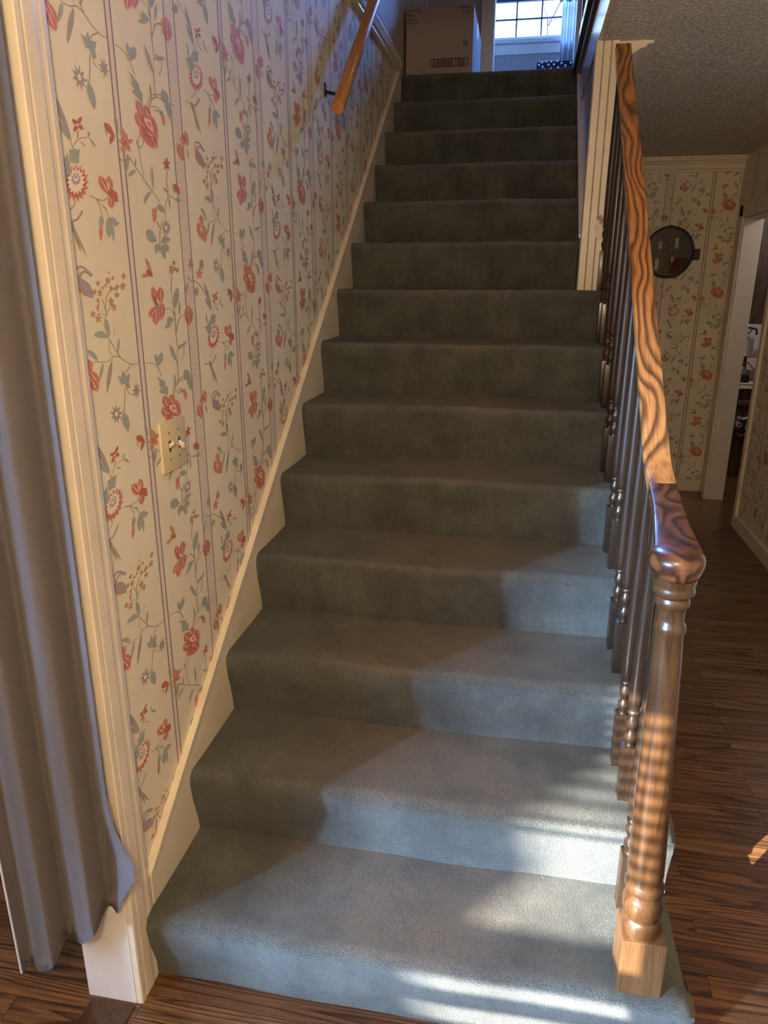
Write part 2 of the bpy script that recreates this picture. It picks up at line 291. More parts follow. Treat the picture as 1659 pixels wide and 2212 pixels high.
# one repeat of the printed wallpaper: ink, outline (half millimetres)
CELL=[('p',[34,2539,36,2517,43,2497,52,2477,63,2458,77,2440,92,2421,110,2404,106,2426,99,2447,91,2468,80,2488,68,2506,54,2524]),
('g',[33,2467,35,2455,42,2445,50,2436,60,2427,72,2420,86,2412,101,2405,97,2417,91,2428,83,2438,74,2447,63,2455,50,2462]),
('s',[99,3565,110,3546,114,3547,103,3566]),
('g',[30,3558,26,3547,25,3537,26,3528,28,3518,31,3509,35,3500,40,3492,43,3502,44,3512,44,3522,43,3532,41,3541,37,3550]),
('s',[39,3493,56,3485,60,3487,42,3495]),
('g',[88,3541,102,3541,117,3547,133,3546,154,3550,144,3527,137,3503,112,3502,86,3496,84,3518]),
('k',[158,2468,169,2472,176,2476,181,2480,185,2484,188,2489,189,2493,188,2498,179,2494,171,2490,165,2486,160,2482,157,2477,155,2473]),
('k',[158,2468,156,2462,158,2459,162,2457,167,2456,174,2455,182,2456,191,2457,190,2461,188,2465,185,2468,181,2470,176,2471,168,2470]),
('k',[158,2468,147,2464,139,2460,134,2456,130,2452,128,2448,127,2443,127,2438,136,2442,144,2446,150,2450,155,2454,158,2459,160,2463]),
('k',[158,2468,159,2473,157,2477,153,2479,148,2480,141,2480,134,2480,125,2479,126,2474,127,2471,130,2468,134,2466,140,2465,147,2466]),
('w',[163,2467,161,2464,157,2461,153,2461,151,2463,152,2467,155,2470,159,2471,163,2470]),
('s',[151,2448,143,2424,151,2425,159,2449]),
('s',[114,2388,122,2398,135,2410,149,2419,166,2426,191,2432,213,2436,221,2435,224,2433,228,2435,224,2437,214,2438,191,2434,165,2428,146,2420,131,2411,119,2399,111,2388]),
('g',[223,2436,224,2431,227,2426,232,2423,238,2419,244,2416,252,2414,260,2412,258,2417,254,2421,250,2425,245,2429,239,2432,232,2435]),
('t',[160,2416,162,2413,166,2410,170,2408,175,2407,180,2405,186,2404,193,2404,190,2407,186,2409,182,2411,177,2413,172,2415,167,2416]),
('g',[224,2457,218,2454,216,2451,214,2448,214,2446,214,2443,216,2441,218,2439,222,2442,225,2445,227,2448,229,2451,229,2453,227,2455]),
('r',[119,3499,126,3482,148,3499,145,3479,172,3490,159,3470,187,3474,166,3456,191,3452,164,3439,183,3428,155,3423,164,3406,138,3408,137,3388,118,3397,107,3377,95,3392,77,3374,75,3393,51,3380,59,3400,33,3393,49,3412,25,3412,47,3426,27,3434,52,3443,40,3456,65,3458,61,3476,83,3471,88,3491,104,3479]),
('k',[126,3492,128,3475,150,3489,143,3470,168,3479,153,3461,178,3463,157,3449,178,3444,153,3434,168,3423,143,3420,149,3404,128,3409,125,3390,110,3401,98,3383,91,3399,73,3383,75,3401,52,3390,63,3408,39,3404,56,3419,35,3421,57,3433,40,3441,63,3446,54,3460,76,3459,74,3476,92,3469,99,3487,110,3474]),
('w',[116,3489,122,3476,139,3488,137,3473,157,3479,146,3464,165,3464,149,3451,164,3445,144,3437,152,3426,133,3424,133,3410,117,3415,109,3400,99,3410,85,3397,83,3411,65,3403,71,3418,53,3415,66,3429,50,3432,67,3442,56,3451,75,3455,71,3468,88,3467,92,3482,105,3474]),
('p',[113,3474,117,3465,130,3473,125,3461,140,3464,128,3455,140,3451,125,3446,130,3437,116,3439,112,3428,105,3436,94,3426,95,3437,80,3432,89,3442,75,3443,89,3450,81,3457,95,3458,95,3468,106,3463]),
('w',[125,3455,120,3447,109,3442,98,3442,93,3447,94,3455,103,3462,114,3465,123,3462]),
('g',[118,3457,115,3453,110,3451,104,3451,101,3453,102,3458,106,3461,112,3463,117,3461]),
('r',[259,3479,250,3464,252,3453,258,3443,268,3435,282,3428,300,3422,322,3418,326,3431,325,3443,321,3454,314,3463,302,3471,285,3477]),
('k',[259,3464,262,3458,267,3449,274,3442,282,3436,292,3429,301,3424,310,3428,301,3433,290,3439,283,3445,277,3452,271,3460,268,3467]),
('k',[273,3469,281,3464,291,3457,298,3451,305,3444,310,3436,313,3429,321,3431,317,3438,312,3446,305,3454,298,3460,287,3467,279,3472]),
('w',[267,3467,273,3461,281,3454,287,3447,294,3440,303,3433,309,3427,313,3428,307,3434,298,3442,291,3449,285,3455,277,3463,271,3469]),
('r',[322,3487,310,3475,306,3466,306,3457,309,3449,315,3442,324,3435,336,3429,344,3439,349,3449,351,3458,351,3467,346,3475,338,3481]),
('k',[316,3475,315,3469,315,3461,316,3454,318,3448,322,3441,326,3436,332,3438,329,3443,325,3450,323,3456,322,3462,322,3470,323,3476]),
('k',[327,3477,330,3471,334,3465,335,3459,336,3452,336,3445,335,3439,341,3439,341,3445,342,3453,341,3460,339,3466,335,3473,332,3478]),
('w',[323,3476,324,3470,325,3463,327,3457,328,3450,330,3443,332,3438,335,3438,333,3444,331,3451,330,3457,328,3464,327,3471,326,3476]),
('k',[315,3442,308,3430,309,3421,315,3414,325,3409,338,3404,354,3401,374,3399,377,3410,376,3419,372,3428,365,3434,354,3439,339,3443]),
('r',[323,3414,308,3406,302,3399,300,3393,303,3387,308,3382,316,3378,328,3374,339,3382,346,3389,350,3395,350,3401,347,3407,339,3411]),
('k',[314,3406,312,3401,311,3396,311,3391,312,3387,315,3382,318,3378,326,3381,323,3384,320,3389,319,3393,319,3397,320,3402,322,3406]),
('k',[326,3407,329,3404,332,3399,333,3395,333,3391,331,3385,329,3381,335,3381,337,3386,339,3391,339,3396,337,3400,335,3405,332,3409]),
('w',[321,3407,322,3403,322,3398,323,3393,324,3389,325,3384,325,3380,329,3381,328,3385,327,3390,326,3394,326,3398,325,3403,325,3407]),
('w',[312,3465,309,3459,308,3455,308,3451,309,3446,311,3442,314,3438,318,3435,320,3440,321,3444,321,3449,321,3453,320,3457,317,3461]),
('k',[350,3438,343,3431,342,3426,344,3421,348,3417,354,3414,361,3411,372,3409,376,3415,377,3421,377,3426,375,3430,370,3434,363,3437]),
('s',[180,3405,198,3401,222,3397,249,3395,276,3396,297,3405,310,3414,305,3415,293,3407,275,3399,251,3398,225,3400,201,3404,184,3408]),
('s',[221,3396,231,3385,243,3370,247,3355,249,3343,253,3343,252,3356,247,3372,236,3387,225,3398]),
('s',[221,3396,245,3387,272,3373,288,3354,297,3338,301,3339,292,3355,276,3374,249,3388,225,3398]),
('g',[260,3380,261,3376,264,3373,268,3370,273,3368,278,3367,284,3365,291,3364,289,3368,287,3371,283,3374,279,3376,274,3378,268,3379]),
('g',[247,3345,234,3337,228,3330,225,3323,224,3316,226,3309,229,3303,235,3296,244,3304,251,3311,256,3318,259,3325,259,3332,256,3338]),
('r',[236,3310,225,3301,220,3293,217,3285,216,3277,217,3269,219,3261,224,3253,232,3262,237,3270,242,3278,244,3286,245,3294,243,3302]),
('g',[300,3343,282,3331,273,3320,268,3309,267,3299,269,3288,274,3278,283,3268,296,3279,306,3290,313,3301,317,3312,317,3323,313,3333]),
('g',[300,3342,338,3344,348,3332,369,3328,349,3313,324,3315,307,3330]),
('g',[316,3317,309,3307,306,3298,304,3289,304,3280,306,3271,309,3262,313,3253,318,3263,322,3272,324,3281,325,3291,325,3300,323,3308]),
('s',[90,3381,83,3372,72,3361,52,3351,35,3343,37,3341,55,3349,76,3360,87,3372,94,3381]),
('p',[31,3326,28,3315,30,3306,34,3297,40,3289,48,3281,57,3273,69,3267,70,3277,68,3287,65,3296,60,3305,54,3313,45,3320]),
('t',[56,3284,55,3272,58,3261,62,3250,67,3240,73,3229,80,3219,88,3209,87,3221,85,3232,82,3243,78,3254,72,3264,65,3275]),
('p',[123,3147,116,3154,105,3162,89,3166,70,3168,51,3162,39,3157,46,3152,57,3156,71,3160,83,3159,95,3156,104,3149,110,3143]),
('r',[36,3149,33,3141,32,3130,37,3119,43,3110,54,3113,48,3121,42,3131,44,3141,46,3149]),
('p',[37,3112,34,3100,38,3092,45,3085,55,3079,68,3074,83,3071,102,3069,102,3079,98,3088,92,3096,84,3102,73,3108,58,3111]),
('r',[38,3095,40,3089,45,3085,51,3081,58,3078,66,3075,75,3072,85,3070,81,3076,76,3080,71,3085,64,3088,57,3091,49,3094]),
('w',[50,3102,53,3098,57,3094,62,3090,67,3087,73,3083,79,3080,86,3077,82,3082,78,3086,74,3090,69,3093,63,3097,57,3100]),
('t',[246,3132,252,3124,265,3121,255,3114,253,3104,241,3108,228,3105,230,3114,224,3121,237,3124]),
('t',[280,3135,283,3130,290,3129,285,3124,284,3118,277,3120,270,3119,271,3124,267,3129,275,3130]),
('t',[175,3119,179,3113,189,3111,181,3105,180,3098,171,3100,161,3098,162,3105,157,3111,168,3113]),
('t',[147,3091,151,3084,161,3082,153,3076,152,3068,142,3071,132,3068,134,3076,129,3082,139,3084]),
('t',[182,3089,187,3081,198,3078,189,3071,187,3061,177,3064,165,3061,167,3071,162,3079,174,3081]),
('t',[203,3101,206,3096,212,3095,207,3090,206,3085,200,3087,193,3085,194,3090,191,3095,198,3096]),
('t',[226,3108,229,3103,236,3102,230,3098,229,3093,223,3095,216,3093,217,3098,213,3102,221,3104]),
('t',[262,3102,266,3095,275,3092,268,3086,266,3078,258,3081,248,3078,250,3086,245,3093,255,3095]),
('t',[363,3148,368,3140,379,3138,370,3130,369,3120,358,3124,346,3120,349,3130,343,3138,355,3140]),
('t',[351,3112,357,3104,371,3101,360,3092,358,3082,345,3086,331,3082,334,3093,327,3101,341,3104]),
('t',[305,3105,309,3099,318,3097,311,3091,310,3083,301,3086,290,3083,292,3091,287,3097,298,3099]),
('t',[293,3095,297,3090,305,3089,299,3084,298,3078,290,3081,281,3079,282,3084,278,3089,287,3091]),
('t',[299,3077,305,3070,318,3068,309,3062,307,3054,295,3057,281,3055,283,3063,276,3069,290,3071]),
('t',[161,3055,164,3051,171,3049,165,3045,165,3039,158,3041,151,3040,153,3045,149,3050,156,3051]),
('t',[156,3036,158,3029,164,3027,159,3020,157,3013,151,3015,144,3013,146,3021,143,3027,150,3029]),
('t',[120,3015,125,3008,136,3005,127,2998,126,2989,115,2992,102,2990,105,2999,99,3006,111,3008]),
('t',[150,2984,155,2986,157,2988,158,2991,159,2994,158,2996,156,2999,154,3002,150,2999,147,2997,146,2994,145,2992,145,2989,146,2986]),
('t',[150,2984,155,2982,159,2982,163,2982,166,2983,169,2984,172,2986,175,2988,170,2989,166,2989,162,2989,158,2989,155,2988,152,2986]),
('t',[150,2984,147,2980,147,2978,148,2975,150,2973,153,2971,156,2969,161,2968,162,2971,163,2973,162,2976,161,2978,159,2980,156,2982]),
('t',[150,2984,144,2983,140,2981,137,2979,134,2977,133,2975,132,2972,132,2969,137,2971,142,2972,145,2974,148,2975,150,2978,151,2980]),
('t',[150,2984,149,2987,147,2988,144,2990,141,2990,137,2991,133,2991,128,2990,129,2988,131,2986,134,2984,137,2983,140,2983,144,2982]),
('t',[258,3151,260,3148,265,3147,261,3144,260,3140,256,3141,251,3140,252,3143,250,3146,255,3148]),
('t',[253,3059,259,3049,271,3045,261,3036,259,3024,247,3028,233,3025,236,3037,230,3046,243,3050]),
('t',[271,3036,275,3027,286,3024,277,3015,275,3004,265,3009,254,3005,256,3016,251,3025,263,3028]),
('s',[208,2987,205,3008,201,3032,195,3046,190,3055,186,3054,190,3045,196,3032,201,3008,204,2987]),
('s',[205,2989,209,3018,218,3051,235,3069,259,3082,298,3090,334,3095,333,3097,297,3093,256,3084,231,3071,213,3052,204,3019,200,2989]),
('s',[202,2990,188,2996,171,3002,155,3001,143,2999,144,2997,155,2999,170,3000,186,2994,199,2989]),
('s',[207,2991,215,3000,225,3010,237,3016,248,3020,245,3022,234,3018,221,3012,210,3001,203,2992]),
('t',[166,3057,161,3042,156,3025,150,3014,146,3006,152,3005,156,3013,162,3025,167,3042,172,3056]),
('g',[195,2986,187,2975,185,2964,185,2953,188,2943,194,2932,201,2922,210,2911,216,2922,218,2933,219,2944,218,2955,214,2966,207,2976]),
('g',[104,2928,116,2922,129,2918,144,2916,159,2914,174,2912,189,2911,206,2910,196,2922,184,2930,172,2936,157,2939,142,2939,124,2936]),
('s',[209,2911,204,2900,198,2885,195,2875,196,2864,205,2852,215,2841,219,2842,209,2852,199,2865,199,2875,202,2885,207,2899,212,2911]),
('s',[207,2900,223,2884,242,2864,254,2847,272,2829,308,2810,348,2794,382,2791,406,2792,404,2796,382,2794,350,2797,312,2812,277,2831,260,2848,247,2865,228,2886,212,2902]),
('s',[469,2786,496,2784,528,2778,549,2770,567,2757,583,2735,595,2716,602,2716,590,2736,573,2758,554,2772,530,2781,497,2787,470,2790]),
('s',[272,2833,254,2838,230,2841,208,2835,187,2827,164,2826,141,2827,119,2832,97,2835,78,2830,65,2825,69,2823,81,2828,97,2832,117,2829,141,2825,165,2823,189,2825,211,2832,232,2838,252,2835,269,2830]),
('g',[54,2878,57,2869,63,2862,71,2856,80,2850,91,2844,101,2839,114,2834,113,2843,110,2852,104,2859,96,2866,86,2871,72,2876]),
('g',[277,2904,269,2896,263,2888,259,2880,257,2871,256,2862,255,2853,257,2844,264,2852,269,2861,274,2869,277,2877,279,2886,280,2895]),
('g',[148,2824,136,2816,127,2807,121,2797,115,2788,111,2777,108,2767,107,2757,118,2765,126,2774,134,2783,141,2793,146,2802,149,2813]),
('p',[211,2830,194,2813,181,2796,170,2779,162,2761,155,2743,150,2724,147,2705,162,2721,175,2738,186,2756,196,2773,204,2792,210,2810]),
('t',[248,2948,250,2940,250,2931,242,2923,233,2916,236,2915,245,2922,253,2931,253,2941,251,2948]),
('s',[352,2795,331,2787,310,2777,301,2768,298,2762,303,2761,306,2767,314,2775,335,2785,355,2793]),
('g',[284,2780,297,2756,335,2761,320,2732,326,2705,298,2707,283,2727,259,2725,252,2744,238,2762,265,2757]),
('s',[296,2709,299,2697,307,2683,329,2677,350,2674,350,2676,331,2679,311,2685,304,2697,301,2709]),
('p',[378,2724,379,2701,401,2710,386,2692,407,2683,383,2680,391,2658,374,2673,363,2651,362,2675,341,2666,356,2684,336,2693,358,2696,351,2717,368,2703]),
('s',[281,2712,277,2692,272,2666,264,2639,256,2618,261,2617,269,2638,277,2666,282,2691,286,2711]),
('p',[209,2662,211,2636,237,2647,220,2626,248,2619,220,2613,236,2592,211,2603,208,2578,196,2601,176,2584,184,2608,156,2607,179,2620,156,2635,184,2633,177,2657,197,2639]),
('s',[219,2614,256,2624,254,2626,216,2617]),
('g',[256,2619,243,2608,238,2596,238,2585,242,2573,249,2560,260,2548,274,2535,283,2546,289,2557,291,2569,290,2581,285,2594,275,2606]),
('w',[211,2618,207,2612,200,2610,193,2612,189,2618,190,2625,196,2630,204,2630,210,2625]),
('r',[593,2632,582,2617,581,2605,585,2595,594,2587,605,2579,620,2572,640,2567,646,2581,648,2593,646,2604,641,2614,632,2623,617,2629]),
('k',[590,2617,592,2610,596,2601,600,2594,606,2587,615,2580,622,2574,631,2578,623,2583,615,2590,609,2597,605,2604,601,2613,600,2620]),
('k',[604,2622,611,2616,619,2609,625,2602,629,2595,632,2586,634,2579,641,2581,639,2588,636,2597,631,2604,626,2612,618,2619,611,2624]),
('w',[599,2620,603,2614,609,2606,614,2598,619,2591,625,2583,630,2577,634,2578,629,2585,623,2593,618,2600,613,2607,607,2615,603,2621]),
('r',[656,2627,640,2612,636,2601,637,2592,644,2584,655,2577,669,2572,689,2568,700,2581,705,2593,706,2603,703,2612,695,2620,681,2625]),
('k',[649,2613,649,2606,650,2598,653,2591,658,2585,665,2578,672,2573,682,2577,675,2582,668,2588,664,2594,661,2601,659,2609,659,2615]),
('k',[665,2617,671,2612,678,2606,682,2600,685,2593,686,2585,686,2579,694,2580,694,2587,693,2595,690,2602,685,2609,678,2615,672,2620]),
('w',[659,2615,662,2610,665,2602,669,2596,673,2589,677,2582,681,2577,686,2578,682,2584,677,2591,674,2597,670,2604,666,2611,663,2617]),
('r',[576,2584,565,2569,565,2559,570,2550,580,2543,593,2537,609,2532,631,2529,636,2542,637,2553,634,2563,628,2571,617,2578,601,2583]),
('k',[574,2570,576,2564,581,2556,586,2550,593,2544,603,2538,611,2534,620,2538,612,2542,602,2548,595,2553,590,2559,586,2567,583,2573]),
('k',[588,2575,596,2571,605,2565,611,2559,617,2553,621,2545,624,2539,631,2541,628,2548,624,2555,618,2562,612,2568,602,2574,595,2578]),
('w',[583,2573,588,2568,594,2561,600,2555,606,2549,613,2542,619,2537,623,2539,618,2544,610,2551,604,2557,598,2563,592,2569,587,2575]),
('r',[619,2563,598,2539,596,2521,603,2507,619,2496,641,2486,670,2479,709,2474,722,2496,725,2515,722,2531,712,2545,694,2556,666,2563]),
('k',[613,2541,617,2531,623,2518,632,2507,643,2498,660,2488,674,2481,691,2489,676,2495,660,2504,649,2513,641,2523,635,2536,631,2546]),
('k',[641,2549,654,2543,669,2533,680,2524,688,2514,694,2501,698,2491,712,2494,708,2505,702,2518,693,2529,682,2538,666,2548,653,2555]),
('w',[630,2546,638,2538,649,2526,658,2517,668,2507,680,2496,689,2487,697,2490,688,2499,676,2510,666,2519,656,2529,646,2540,638,2549]),
('r',[686,2600,664,2577,658,2558,660,2542,669,2527,684,2514,704,2502,732,2492,747,2514,755,2533,757,2551,753,2567,741,2582,722,2593]),
('k',[676,2576,676,2565,678,2550,682,2538,688,2526,698,2514,707,2505,722,2510,713,2519,703,2531,696,2542,692,2554,691,2568,691,2579]),
('k',[699,2582,707,2573,717,2561,722,2549,726,2537,728,2523,728,2511,740,2513,739,2525,738,2540,734,2552,728,2564,718,2576,710,2586]),
('w',[690,2580,694,2569,699,2556,704,2544,709,2532,716,2519,720,2509,727,2511,722,2521,716,2534,711,2546,706,2558,701,2571,697,2582]),
('r',[665,2539,649,2522,648,2509,654,2499,666,2492,683,2486,705,2482,735,2480,744,2496,746,2509,744,2520,736,2529,722,2536,701,2541]),
('k',[661,2523,664,2516,668,2508,675,2501,685,2494,698,2488,708,2484,720,2489,709,2494,697,2500,689,2505,682,2512,677,2520,675,2527]),
('k',[682,2530,692,2526,703,2520,712,2514,718,2507,723,2498,726,2491,737,2494,734,2501,729,2510,722,2517,713,2524,701,2530,690,2534]),
('w',[673,2527,680,2522,688,2514,695,2508,703,2501,712,2494,719,2488,725,2491,718,2496,709,2503,701,2510,694,2516,685,2524,679,2530]),
('k',[634,2546,630,2534,633,2526,639,2518,649,2512,662,2507,676,2502,695,2499,695,2509,693,2519,688,2527,680,2534,670,2540,655,2544]),
('k',[624,2584,619,2577,619,2571,621,2565,624,2560,629,2556,636,2551,644,2548,646,2554,646,2561,645,2567,643,2572,639,2577,633,2581]),
('w',[657,2580,653,2570,655,2563,661,2557,669,2551,679,2547,692,2543,708,2540,709,2549,707,2557,703,2564,697,2570,688,2575,676,2579]),
('r',[669,2572,666,2566,667,2562,670,2558,675,2555,682,2553,690,2551,700,2549,701,2555,700,2559,697,2564,694,2567,688,2570,680,2572]),
('w',[660,2529,670,2525,682,2520,694,2519,702,2519,706,2523,698,2523,688,2524,676,2528,667,2532]),
('k',[715,2527,706,2521,702,2515,701,2510,701,2506,704,2501,707,2497,713,2494,719,2499,723,2505,726,2510,727,2515,726,2520,723,2524]),
('s',[682,2627,688,2638,699,2652,716,2666,741,2679,782,2688,820,2694,822,2697,783,2691,739,2681,712,2667,694,2652,683,2637,677,2626]),
('s',[711,2631,736,2635,764,2638,781,2634,791,2629,796,2632,786,2637,767,2641,737,2638,712,2634]),
('g',[792,2633,786,2626,786,2621,788,2617,792,2614,799,2612,807,2610,817,2608,821,2614,821,2620,820,2624,818,2628,813,2631,805,2633]),
('r',[807,2623,799,2613,796,2606,797,2599,800,2594,805,2588,812,2583,822,2579,827,2587,830,2595,831,2602,830,2608,826,2614,820,2619]),
('g',[825,2718,812,2704,809,2693,812,2684,819,2677,831,2671,846,2667,866,2663,874,2676,878,2687,878,2697,874,2705,865,2712,851,2717]),
('g',[851,2694,842,2679,841,2666,844,2654,850,2643,859,2632,870,2622,884,2613,889,2628,891,2641,890,2654,887,2666,880,2677,869,2687]),
('s',[861,2672,931,2678,933,2681,864,2675]),
('s',[600,2520,586,2502,572,2480,571,2467,574,2454,576,2435,580,2412,588,2380,595,2352,600,2353,592,2381,584,2413,580,2436,578,2455,575,2468,576,2480,590,2502,604,2521]),
('s',[578,2456,593,2463,610,2472,619,2484,624,2494,619,2493,615,2484,606,2473,590,2464,575,2457]),
('s',[564,2486,562,2481,562,2477,563,2472,565,2468,567,2464,569,2460,573,2456,573,2461,574,2465,573,2470,572,2474,570,2479,568,2483]),
('s',[487,3577,508,3562,536,3542,563,3524,592,3506,628,3485,664,3465,692,3446,711,3431,717,3433,697,3448,669,3467,633,3487,597,3508,567,3526,541,3544,513,3564,492,3579]),
('g',[537,3534,521,3532,508,3529,498,3524,488,3519,480,3514,473,3508,468,3501,482,3504,494,3507,506,3511,516,3516,525,3521,533,3527]),
('s',[544,2418,539,2412,536,2407,534,2403,533,2398,533,2393,533,2389,534,2384,538,2389,541,2394,543,2399,545,2404,546,2409,546,2413]),
('g',[480,3584,470,3574,465,3564,462,3555,461,3546,461,3537,463,3528,466,3520,474,3530,479,3539,484,3549,486,3558,487,3567,485,3576]),
('s',[416,3555,428,3553,446,3553,473,3558,496,3563,495,3566,472,3561,447,3556,431,3556,420,3558]),
('r',[475,2460,487,2467,492,2473,495,2479,495,2484,493,2489,489,2493,483,2498,474,2491,468,2485,464,2479,462,2473,462,2468,466,2464]),
('k',[483,2467,485,2471,488,2476,489,2481,489,2485,489,2489,488,2493,483,2491,483,2488,484,2484,484,2480,483,2476,480,2471,478,2467]),
('k',[475,2466,474,2470,474,2474,475,2478,476,2482,478,2487,480,2491,477,2491,474,2487,472,2482,471,2478,470,2473,470,2469,471,2466]),
('w',[478,2467,479,2470,480,2475,481,2479,482,2484,483,2488,483,2492,481,2491,480,2488,479,2483,478,2479,478,2475,477,2470,476,2466]),
('r',[475,2460,487,2459,497,2460,506,2463,514,2466,522,2470,528,2475,535,2481,523,2480,513,2479,504,2477,495,2475,487,2471,480,2466]),
('k',[487,2461,493,2462,502,2464,509,2467,515,2469,522,2473,528,2475,525,2477,519,2474,513,2471,507,2469,500,2467,493,2465,487,2463]),
('k',[486,2464,491,2467,497,2470,504,2472,510,2474,518,2476,524,2477,524,2479,517,2478,509,2476,502,2473,496,2471,489,2468,483,2465]),
('w',[486,2463,492,2465,499,2467,506,2470,512,2472,520,2475,525,2477,525,2478,519,2475,512,2473,505,2471,498,2468,491,2466,485,2464]),
('r',[475,2460,469,2452,469,2447,472,2443,477,2440,484,2437,493,2435,504,2434,507,2441,507,2446,506,2451,503,2455,497,2458,489,2460]),
('k',[474,2453,475,2450,477,2446,480,2443,484,2441,489,2438,494,2436,498,2438,494,2440,489,2443,485,2445,483,2448,481,2452,479,2455]),
('k',[482,2456,486,2454,491,2451,494,2448,497,2446,499,2442,500,2439,504,2440,503,2443,501,2447,498,2450,494,2453,489,2455,485,2457]),
('w',[479,2455,481,2452,485,2449,488,2446,491,2443,495,2440,498,2438,500,2439,497,2441,493,2444,490,2447,487,2450,484,2453,481,2456]),
('r',[475,2460,461,2455,451,2451,444,2446,439,2441,436,2435,434,2430,435,2424,447,2428,457,2433,465,2438,472,2443,476,2448,478,2454]),
('k',[463,2454,457,2451,451,2446,446,2442,442,2438,438,2434,436,2430,441,2430,443,2434,447,2438,451,2442,455,2446,461,2450,466,2453]),
('k',[469,2453,466,2449,462,2445,458,2441,454,2437,447,2433,442,2430,445,2429,450,2432,457,2437,462,2441,466,2445,470,2449,473,2453]),
('w',[466,2453,462,2450,457,2446,453,2442,448,2438,444,2433,440,2430,442,2430,446,2433,451,2438,455,2441,459,2445,465,2450,469,2453]),
('r',[475,2460,473,2465,467,2468,461,2469,453,2469,444,2468,434,2466,423,2463,426,2459,431,2456,437,2454,444,2453,453,2453,462,2455]),
('k',[469,2463,465,2464,459,2466,453,2466,447,2466,439,2466,433,2465,432,2463,438,2463,445,2464,450,2463,456,2463,461,2462,466,2461]),
('k',[464,2460,459,2459,452,2459,446,2459,441,2460,435,2461,431,2462,428,2460,432,2459,438,2458,444,2457,450,2457,457,2457,463,2458]),
('w',[466,2461,461,2461,455,2462,449,2462,443,2463,437,2463,432,2463,430,2462,435,2462,442,2461,448,2461,454,2461,460,2460,465,2460]),
('t',[449,2511,441,2501,440,2494,441,2487,446,2481,453,2476,462,2472,474,2468,479,2477,481,2485,481,2492,478,2498,473,2504,464,2508]),
('t',[450,2449,443,2442,441,2437,441,2431,443,2427,447,2423,452,2419,459,2415,464,2422,466,2427,467,2433,467,2438,464,2442,459,2446]),
('k',[332,2505,329,2495,332,2488,339,2482,348,2478,359,2475,373,2473,390,2472,390,2481,387,2488,382,2494,374,2500,364,2504,351,2506]),
('k',[394,2482,379,2475,370,2469,363,2462,359,2456,357,2449,356,2443,358,2437,370,2443,379,2449,387,2456,393,2462,397,2469,398,2475]),
('p',[410,2546,406,2536,405,2527,406,2519,409,2511,413,2503,418,2496,425,2489,428,2498,429,2508,429,2516,428,2525,424,2533,419,2540]),
('t',[331,2482,330,2478,331,2474,333,2471,335,2468,338,2464,341,2461,345,2459,344,2463,344,2466,342,2470,341,2473,338,2477,335,2480]),
('k',[479,2460,475,2454,468,2450,462,2450,458,2454,459,2460,465,2465,472,2468,477,2466]),
('g',[672,3568,665,3554,662,3540,661,3526,661,3513,662,3499,665,3486,669,3473,674,3487,677,3501,680,3515,681,3529,680,3543,678,3556]),
('g',[650,3467,627,3460,609,3453,596,3445,587,3437,581,3428,579,3419,579,3409,589,3418,599,3426,610,3434,621,3442,632,3450,642,3458]),
('g',[695,3422,691,3412,693,3406,700,3401,709,3398,721,3395,736,3394,753,3394,754,3402,752,3408,747,3414,740,3418,730,3421,716,3423]),
('r',[662,3379,668,3384,669,3389,667,3393,664,3396,660,3399,654,3401,645,3404,642,3399,641,3394,641,3390,643,3387,646,3384,652,3381]),
('r',[662,3379,673,3383,679,3388,683,3392,685,3397,686,3401,685,3405,682,3410,673,3406,667,3401,662,3397,658,3392,656,3388,657,3384]),
('r',[662,3379,657,3382,652,3382,648,3382,645,3381,641,3379,638,3377,636,3374,641,3372,645,3371,649,3371,653,3372,657,3373,660,3375]),
('r',[662,3379,664,3376,666,3374,669,3374,671,3374,674,3376,677,3378,680,3380,678,3383,676,3384,673,3385,671,3385,668,3385,665,3383]),
('r',[662,3379,652,3374,646,3369,643,3364,642,3360,642,3355,644,3350,648,3346,656,3350,661,3355,666,3360,669,3365,669,3370,668,3374]),
('r',[662,3379,655,3375,652,3372,652,3369,653,3366,657,3364,661,3362,668,3360,673,3364,676,3367,678,3370,678,3373,675,3376,671,3378]),
('s',[670,3354,695,3327,703,3329,678,3356]),
('p',[763,3367,767,3351,787,3363,778,3346,802,3350,782,3337,802,3330,778,3326,787,3312,767,3317,763,3300,753,3313,737,3299,739,3316,717,3308,732,3323,710,3325,732,3334,717,3344,739,3344,737,3360,752,3350]),
('w',[771,3333,766,3327,757,3323,747,3323,742,3328,743,3335,750,3341,761,3342,769,3340]),
('s',[809,3569,801,3547,795,3519,799,3497,802,3476,786,3451,767,3424,756,3392,750,3367,755,3367,761,3392,772,3424,791,3451,807,3476,805,3498,800,3520,807,3547,815,3570]),
('k',[810,2431,817,2436,821,2440,823,2444,823,2448,822,2452,819,2455,815,2458,810,2454,806,2449,803,2445,802,2441,802,2437,804,2434]),
('k',[810,2431,818,2431,825,2432,830,2433,836,2435,840,2438,844,2441,847,2444,840,2444,833,2443,827,2441,821,2440,816,2437,812,2435]),
('k',[810,2431,806,2426,806,2423,807,2420,810,2417,815,2415,820,2413,828,2411,830,2416,830,2419,830,2423,828,2426,824,2428,819,2430]),
('k',[810,2431,800,2427,794,2424,789,2420,786,2417,784,2413,783,2410,784,2406,792,2409,798,2413,804,2416,808,2420,811,2423,812,2427]),
('k',[810,2431,809,2434,806,2436,801,2437,796,2437,790,2437,784,2436,776,2435,778,2432,781,2430,785,2429,789,2428,795,2428,801,2428]),
('g',[759,3494,761,3489,766,3485,772,3482,779,3479,787,3477,796,3475,806,3474,803,3478,799,3482,793,3486,787,3489,780,3491,771,3493]),
('s',[807,3468,874,3454,878,3457,811,3471]),
